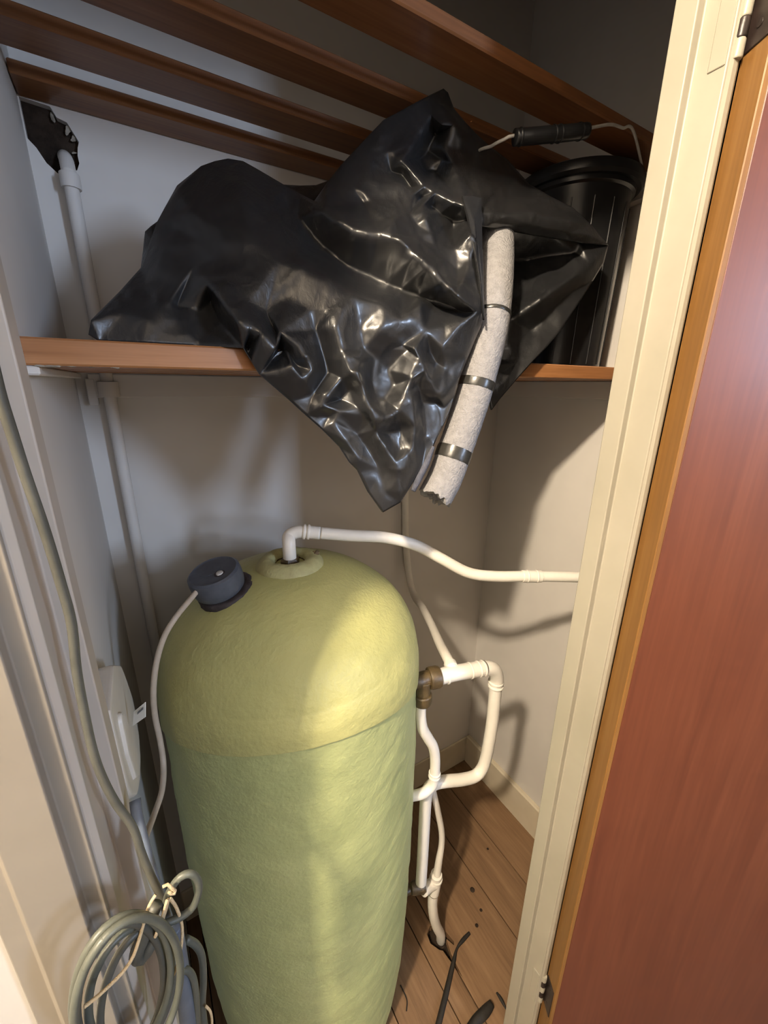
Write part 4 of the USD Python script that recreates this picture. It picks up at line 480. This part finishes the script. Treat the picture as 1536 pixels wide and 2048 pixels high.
obj('crumpled_corner', film(BKB, tri_fan(len(BKB)), np.r_[np.zeros(8), .05], 37, .05, 1.4, 1.41), 'polythene', sk, 60)

obj('torn_strip', film(STRIP, tri_fan(len(STRIP)), np.r_[np.zeros(11), .01], 41, .002, 1.4, 1.41), 'polythene', sk, 60, 'narrow flat strip along the slit of the sack')

# ------------------------------------------------------------------ foam pipe lagging hanging out of the sack
fo = thing('foam_tube', 'grey foam pipe lagging banded with black tape hanging from the sack', 'pipe insulation')
FP = [[0.5294, 0.552, 1.7082], [0.5138, 0.53, 1.6631], [0.4956, 0.508, 1.6224], [0.4791, 0.49, 1.5842], [0.4672, 0.479, 1.5419], [0.4594, 0.477, 1.5074], [0.4484, 0.475, 1.4724], [0.4383, 0.474, 1.4369], [0.4225, 0.472, 1.3974], [0.4047, 0.469, 1.3578], [0.3868, 0.467, 1.318], [0.3663, 0.465, 1.2885]]
q = resample(FP, .004); t_, A_, B_ = frames(q); nth = 48; th = np.linspace(0, 2*np.pi, nth, endpoint=False); RF = .0260
rngf = np.random.default_rng(5)
def ringset(r, q, tt, A, B, jag=None):
    V = q[:, None]+r*(np.cos(th)[None, :, None]*A[:, None]+np.sin(th)[None, :, None]*B[:, None])
    if jag is not None: V[-1] += tt[-1]*jag[:, None]
    return V
jag = .006*(meshkit.noise(np.c_[np.cos(th)*3+9, np.sin(th)*3+9, 0*th+2], 3)-.5)+.002*rngf.standard_normal(nth)
Vo = ringset(RF, q, t_, A_, B_, jag); Vi = ringset(RF*.52, q, t_, A_, B_, jag*.7-.002)
P_, F_ = [], []
so = skin(Vo, False); si = skin(Vi[::-1], False)
a = np.arange(nth); b = (a+1) % nth; no = len(Vo)*nth; lo_ = (len(Vo)-1)*nth
Fe = np.vstack([np.c_[lo_+a, lo_+b, no+b], np.c_[lo_+a, no+b, no+a], np.c_[a, no+lo_+b, b], np.c_[a, no+lo_+a, no+lo_+b]])
tube_m = trimesh.Trimesh(np.vstack([so.vertices, si.vertices]), np.vstack([so.faces, si.faces+no, Fe]), process=False); trimesh.repair.fix_normals(tube_m)
tv_ = np.asarray(tube_m.vertices); tube_m.vertices = tv_+tube_m.vertex_normals*((meshkit.fbm(tv_*240, 2, 4)-.5)*.0010)[:, None]
obj('sleeve', tube_m, 'foam_grey', fo, 50, 'rough grey foam sleeve')
def band(p, w, tilt=0.):
    k = int(np.argmin(np.linalg.norm(q-np.array(p), axis=1))); r = RF+.0006; h = w/2
    m = lathe([(r-.0015, -h), (r, -h), (r+.0005, -h*.6), (r+.0005, h*.6), (r, h), (r-.0015, h)], 48, q[k], t_[k]+np.array([0, 0, tilt])); return m
for p, w in (([0.4723, 0.483, 1.5495], .0052), ([0.4457, 0.478, 1.4497], .0125), ([0.405, 0.473, 1.3482], .0185)):
    obj('tape_band', wobble(band(p, w), .0006, 200, 3), 'tape', fo, 40, 'band of black tape')
SL = [[0.3576, 0.462, 1.367], [0.3466, 0.461, 1.3452], [0.3337, 0.46, 1.325], [0.3234, 0.459, 1.3067]]
obj('slit', tube(SL, [.003, .0048, .0052, .0035], 12, .004), 'foam_inside', fo, True, 'dark slit down the side of the sleeve')

# ------------------------------------------------------------------ wall box and cables at the left
wbx = thing('junction_box', 'white plastic junction box with paper tag on the left wall', 'electrical box')
def round_slab(y0, y1, z0, z1, r, x0, x1, c=.004):
    p = Polygon([(y0, z0), (y1, z0), (y1, z1), (y0, z1)]).buffer(-r).buffer(r)
    L_ = []
    for x, k in ((x0, 0), (x1-c, 0), (x1-c*.3, c*.35), (x1, c)):
        pp = p.buffer(-k) if k else p; t = np.linspace(0, 1, 72, endpoint=False)
        L_.append([[x, *pp.exterior.interpolate(s, normalized=True).coords[0]] for s in t])
    m = skin(np.array(L_)); trimesh.repair.fix_normals(m); return m
def outline_slab(pts, x0, x1, c=.004):
    p = Polygon(pts).buffer(-.008).buffer(.008); L_ = []
    for x, k in ((x0, 0), (x1-c, 0), (x1-c*.3, c*.35), (x1, c)):
        pp = p.buffer(-k) if k else p; t = np.linspace(0, 1, 80, endpoint=False)
        L_.append([[x, *pp.exterior.interpolate(s, normalized=True).coords[0]] for s in t])
    m = skin(np.array(L_)); trimesh.repair.fix_normals(m); return m
BO = [(.400, 1.14), (.440, 1.165), (.462, 1.160), (.484, 1.12), (.497, 1.085), (.500, 1.04), (.497, .995), (.470, .945), (.415, .94), (.400, .96)]
BO = [(0.4709, 1.1562), (0.5294, 1.1162), (0.552, 1.0784), (0.5716, 1.0361), (0.5689, 1.004), (0.552, 0.9812), (0.5189, 0.9736), (0.4723, 0.9839), (0.4374, 1.0022), (0.4029, 1.0398), (0.3914, 1.0633), (0.3874, 1.1121), (0.3893, 1.1578)]
BP = [(0.4151, 1.1366), (0.4387, 1.1172), (0.4635, 1.0503), (0.4473, 1.018), (0.424, 1.0388), (0.4107, 1.0865)]
TAGQ = np.array([[-0.05, 0.4724, 1.0869], [-0.0364, 0.4606, 1.1034], [-0.0392, 0.4603, 1.0838], [-0.0538, 0.4719, 1.0682]]); PRQ = np.array([[-0.0462, 0.4662, 1.0894], [-0.0397, 0.4615, 1.0972], [-0.0402, 0.4615, 1.094], [-0.0467, 0.4662, 1.0861]])
def quad_slab(Q, th_):
    n = np.cross(Q[1]-Q[0], Q[3]-Q[0]); n /= np.linalg.norm(n)
    return trimesh.convex.convex_hull(np.vstack([Q+n*th_, Q-n*th_]))
TAGM = quad_slab(TAGQ, .0004); PRM = quad_slab(PRQ, .0004)

obj('base', outline_slab(BO, XL+.0002, -.0585), 'box_white', wbx, 35)
obj('raised_panel', outline_slab(BP, -.0595, -.0545, .003), 'box_white', wbx, 35)
tg = obj('paper_tag', TAGM, 'tag_white', wbx, 35, 'white paper tag sticking out')
obj('print_line', PRM, 'print_grey', tg, False)

gc = thing('grey_cable', 'dark grey cable running down the left jamb', 'cable')
obj('cable', tube([[-0.0515, 0.2569, 1.4629], [-0.0521, 0.2588, 1.4436], [-0.0518, 0.2609, 1.4266], [-0.0512, 0.2631, 1.4051], [-0.0496, 0.2654, 1.374], [-0.0489, 0.2676, 1.343], [-0.0488, 0.2686, 1.3162], [-0.052, 0.269, 1.2833], [-0.0535, 0.2687, 1.2481], [-0.0537, 0.2677, 1.2239], [-0.0523, 0.2669, 1.2028], [-0.0487, 0.2656, 1.1799], [-0.0425, 0.2646, 1.1534], [-0.0408, 0.2629, 1.1297], [-0.038, 0.2592, 1.1081], [-0.0341, 0.2557, 1.084], [-0.0328, 0.2499, 1.0642]], .0026, 14, .004), 'cable_grey', gc, True)
fx = thing('thermostat_flex', 'beige flex curving down from the thermostat cover past the cylinder', 'cable')
FX = [[0.0642, 0.6275, 1.1648], [0.0514, 0.6098, 1.1623], [0.0322, 0.588, 1.1547], [0.0087, 0.5619, 1.1449], [-0.0093, 0.5559, 1.1223], [-0.0227, 0.5513, 1.0907], [-0.0317, 0.5467, 1.0532], [-0.0355, 0.5466, 1.0132], [-0.0351, 0.5436, 0.9721], [-0.036, 0.5319, 0.9387], [-0.0413, 0.5055, 0.9244], [-0.0524, 0.4748, 0.9225], [-0.0594, 0.4367, 0.9405], [-0.0613, 0.3978, 0.9648], [-0.0601, 0.3663, 0.9811]]
obj('flex', tube(FX, .0038, 14, .004), 'flex_beige', fx, True)
cl = thing('cable_coil', 'coil of grey-green cable tied with twine beside the left jamb', 'cable coil')
COILS = [[[-0.0807, 0.2161, 1.102], [-0.0742, 0.2177, 1.1213], [-0.0655, 0.2209, 1.1319], [-0.0558, 0.225, 1.1324], [-0.0462, 0.2294, 1.1221], [-0.0385, 0.2334, 1.1012], [-0.0345, 0.2365, 1.0716], [-0.0358, 0.2382, 1.0382], [-0.0426, 0.2381, 1.0083], [-0.0535, 0.2358, 0.99], [-0.0655, 0.2316, 0.9883], [-0.0758, 0.2263, 1.0027], [-0.0825, 0.2214, 1.0281], [-0.0849, 0.2177, 1.0579], [-0.0834, 0.2161, 1.0866], [-0.0785, 0.2165, 1.1103], [-0.0711, 0.2188, 1.1265], [-0.0619, 0.2224, 1.1333], [-0.052, 0.2267, 1.1298], [-0.0429, 0.231, 1.1153]],
[[-0.0832, 0.2227, 1.0836], [-0.0774, 0.2234, 1.1044], [-0.0698, 0.2255, 1.1175], [-0.0611, 0.2286, 1.1213], [-0.0525, 0.2323, 1.1151], [-0.0452, 0.236, 1.0986], [-0.0407, 0.2393, 1.0731], [-0.0403, 0.2417, 1.0419], [-0.0445, 0.2428, 1.0106], [-0.0528, 0.2422, 0.9862], [-0.0633, 0.2397, 0.9749], [-0.0736, 0.2357, 0.9791], [-0.0816, 0.2311, 0.9967], [-0.086, 0.227, 1.0227], [-0.0867, 0.2241, 1.0516], [-0.0841, 0.2228, 1.0787], [-0.0788, 0.2231, 1.1008], [-0.0714, 0.2249, 1.1156], [-0.0629, 0.2279, 1.1213], [-0.0542, 0.2315, 1.1171]],
[[-0.0733, 0.2297, 1.09], [-0.0656, 0.233, 1.0992], [-0.0566, 0.2371, 1.1002], [-0.0475, 0.2415, 1.0922], [-0.0398, 0.2453, 1.0756], [-0.0352, 0.2483, 1.0518], [-0.0349, 0.2499, 1.0241], [-0.0394, 0.2499, 0.9977], [-0.048, 0.248, 0.9789], [-0.0587, 0.2444, 0.9723], [-0.069, 0.2396, 0.9793], [-0.077, 0.2346, 0.9971], [-0.0815, 0.2305, 1.0212], [-0.0824, 0.2281, 1.0466], [-0.0799, 0.2277, 1.0694], [-0.0747, 0.2292, 1.0872], [-0.0672, 0.2322, 1.098], [-0.0584, 0.2363, 1.1007], [-0.0492, 0.2406, 1.0946], [-0.0412, 0.2446, 1.0796]],
[[-0.0711, 0.2355, 1.0668], [-0.0636, 0.2379, 1.0795], [-0.0553, 0.2411, 1.0853], [-0.0471, 0.2446, 1.0832], [-0.04, 0.2481, 1.0729], [-0.0353, 0.2511, 1.0549], [-0.0338, 0.2533, 1.0309], [-0.0362, 0.2546, 1.0039], [-0.0424, 0.2544, 0.9786], [-0.0512, 0.2527, 0.96], [-0.0611, 0.2496, 0.9519], [-0.0703, 0.2455, 0.9555], [-0.0772, 0.2413, 0.9692], [-0.081, 0.2376, 0.9899], [-0.0816, 0.2351, 1.0136], [-0.0793, 0.2342, 1.0372], [-0.0745, 0.2347, 1.0578], [-0.0677, 0.2365, 1.0737], [-0.0597, 0.2394, 1.0832], [-0.0513, 0.2428, 1.0853]],
[[-0.071, 0.2136, 1.1242], [-0.0632, 0.2168, 1.1318], [-0.0545, 0.2206, 1.1325], [-0.0456, 0.2245, 1.1256], [-0.0376, 0.2281, 1.1111], [-0.0317, 0.2311, 1.0896], [-0.029, 0.2333, 1.0628], [-0.0304, 0.2344, 1.0339], [-0.036, 0.2342, 1.0074], [-0.0449, 0.2325, 0.9885], [-0.0557, 0.2293, 0.981], [-0.0663, 0.2249, 0.9861], [-0.0749, 0.2201, 1.0019], [-0.0808, 0.2158, 1.0247], [-0.0835, 0.2126, 1.0503], [-0.0833, 0.2108, 1.0754], [-0.0805, 0.2107, 1.0977], [-0.0754, 0.212, 1.1154], [-0.0686, 0.2146, 1.1274], [-0.0604, 0.218, 1.1328]]]
for k, pts in enumerate(COILS): obj('strand', tube(pts, .0026, 14, .004), 'cable_green' if k % 2 == 0 else 'cable_grey', cl, True)
LOOP = [[-0.0405, 0.2416, 1.0774], [-0.0339, 0.2416, 1.0801], [-0.0244, 0.2418, 1.0778], [-0.0158, 0.2425, 1.0795], [-0.0103, 0.2428, 1.0907], [-0.0093, 0.2428, 1.1022], [-0.0125, 0.2427, 1.1125], [-0.018, 0.2423, 1.116], [-0.0239, 0.2428, 1.1116], [-0.0288, 0.2443, 1.1022], [-0.0326, 0.2479, 1.0867]]
HOSES = [([[-0.032, 0.26, 1.0463], [-0.0326, 0.26, 1.0226], [-0.0336, 0.2598, 0.9853], [-0.034, 0.2598, 0.9514], [-0.0366, 0.2594, 0.9115], [-0.0399, 0.259, 0.8782]], 'cable_blue', 0.0068), ([[-0.0358, 0.2535, 1.0013], [-0.029, 0.2544, 0.9971], [-0.0256, 0.2557, 0.9807], [-0.0262, 0.2567, 0.9553], [-0.0294, 0.2583, 0.9195], [-0.0332, 0.2579, 0.8873]], 'cable_green', 0.0026), ([[-0.0262, 0.2687, 1.0082], [-0.0202, 0.2692, 0.9932], [-0.0177, 0.2694, 0.9732], [-0.02, 0.2713, 0.9402], [-0.0246, 0.2729, 0.9049], [-0.0266, 0.2727, 0.8681]], 'cable_green', 0.003), ([[-0.0425, 0.297, 1.1426], [-0.0421, 0.2869, 1.1333], [-0.0405, 0.2771, 1.1184], [-0.0387, 0.2692, 1.1008], [-0.0365, 0.2635, 1.0798], [-0.0343, 0.2597, 1.055]], 'cable_blue', 0.004), ([[-0.0368, 0.2453, 1.0986], [-0.0434, 0.2421, 1.0875], [-0.0499, 0.2399, 1.0765], [-0.0531, 0.2392, 1.0712], [-0.0511, 0.2406, 1.0624], [-0.045, 0.2418, 1.0677], [-0.0385, 0.245, 1.0724]], 'cable_grey', 0.0046)]
TWINE = [[[-0.0349, 0.2385, 1.1167], [-0.0387, 0.2369, 1.1135], [-0.0419, 0.2353, 1.1079], [-0.0466, 0.2314, 1.0985], [-0.0523, 0.2271, 1.0893], [-0.0583, 0.2225, 1.0883], [-0.0659, 0.2183, 1.09], [-0.0716, 0.2144, 1.0935], [-0.0766, 0.2126, 1.0949]],
[[-0.0281, 0.2363, 1.1097], [-0.0316, 0.2359, 1.0996], [-0.0361, 0.2352, 1.0892], [-0.0399, 0.2346, 1.084]],
[[-0.0289, 0.2352, 1.1111], [-0.0329, 0.2347, 1.1001], [-0.0394, 0.2337, 1.0861]],
[[-0.0272, 0.2385, 1.1061], [-0.025, 0.2407, 1.0894], [-0.0244, 0.2428, 1.0666], [-0.0271, 0.2425, 1.0479], [-0.0308, 0.242, 1.0348], [-0.0357, 0.2414, 1.0234]],
[[-0.0299, 0.2361, 1.1238], [-0.0267, 0.2365, 1.1229], [-0.0248, 0.2357, 1.1184], [-0.023, 0.2359, 1.1135], [-0.025, 0.2357, 1.1125], [-0.0269, 0.2355, 1.1171]],
[[-0.022, 0.2671, 0.9124], [-0.0194, 0.2673, 0.901], [-0.0193, 0.2673, 0.8866], [-0.0212, 0.2672, 0.8733]]]

obj('strand', tube(LOOP, .0026, 14, .003), 'cable_green', cl, True, 'loose loop standing up from the coil')
for pts, m, r in HOSES: obj('strand', tube(pts, r, 14, .004), m, cl, True)
for pts in TWINE: obj('twine', tube(pts, .0011, 8, .003), 'twine', cl, True, 'pale twine')

# ------------------------------------------------------------------ odds and ends on the boards
st = obj('rubber_strap', tube([[0.5898, 0.4968, 0.003], [0.5642, 0.4946, 0.003], [0.5384, 0.4893, 0.003], [0.5165, 0.4756, 0.003], [0.4796, 0.4514, 0.003], [0.4452, 0.4288, 0.003], [0.4081, 0.4051, 0.003], [0.3821, 0.3867, 0.003]], [.004, .005, .0028, .0052, .0065, .0068, .007, .0065], 10, .005), 'debris_black', None, True)
tag(st, 'black rubber strap lying across the floorboards by the cylinder', 'strap')
rd_ = obj('black_offcut', tube([[0.5408, 0.365, 0.01], [0.5209, 0.3633, 0.01], [0.4851, 0.3629, 0.01], [0.4444, 0.3555, 0.01]], [.008, .011, .011, .010], 14, .004), 'debris_black', None, True)
tag(rd_, 'short black rubber offcut on the boards by the right jamb', 'offcut')
tw = obj('wire_scrap', tube([[0.3695, 0.5084, 0.002], [0.3698, 0.4928, 0.002], [0.368, 0.4768, 0.002], [0.3576, 0.4635, 0.002]], .0014, 8, .003), 'debris_black', None, True)
tag(tw, 'thin curled dark wire scrap at the foot of the cylinder', 'wire')
sp = obj('wood_splinter', tube([[0.5687, 0.3749, 0.003], [0.5697, 0.3592, 0.003], [0.5678, 0.3427, 0.003]], [.002, .004, .002], 8, .003), 'debris_black', None, True)
tag(sp, 'small dark splinter on the boards close to the right jamb', 'splinter')
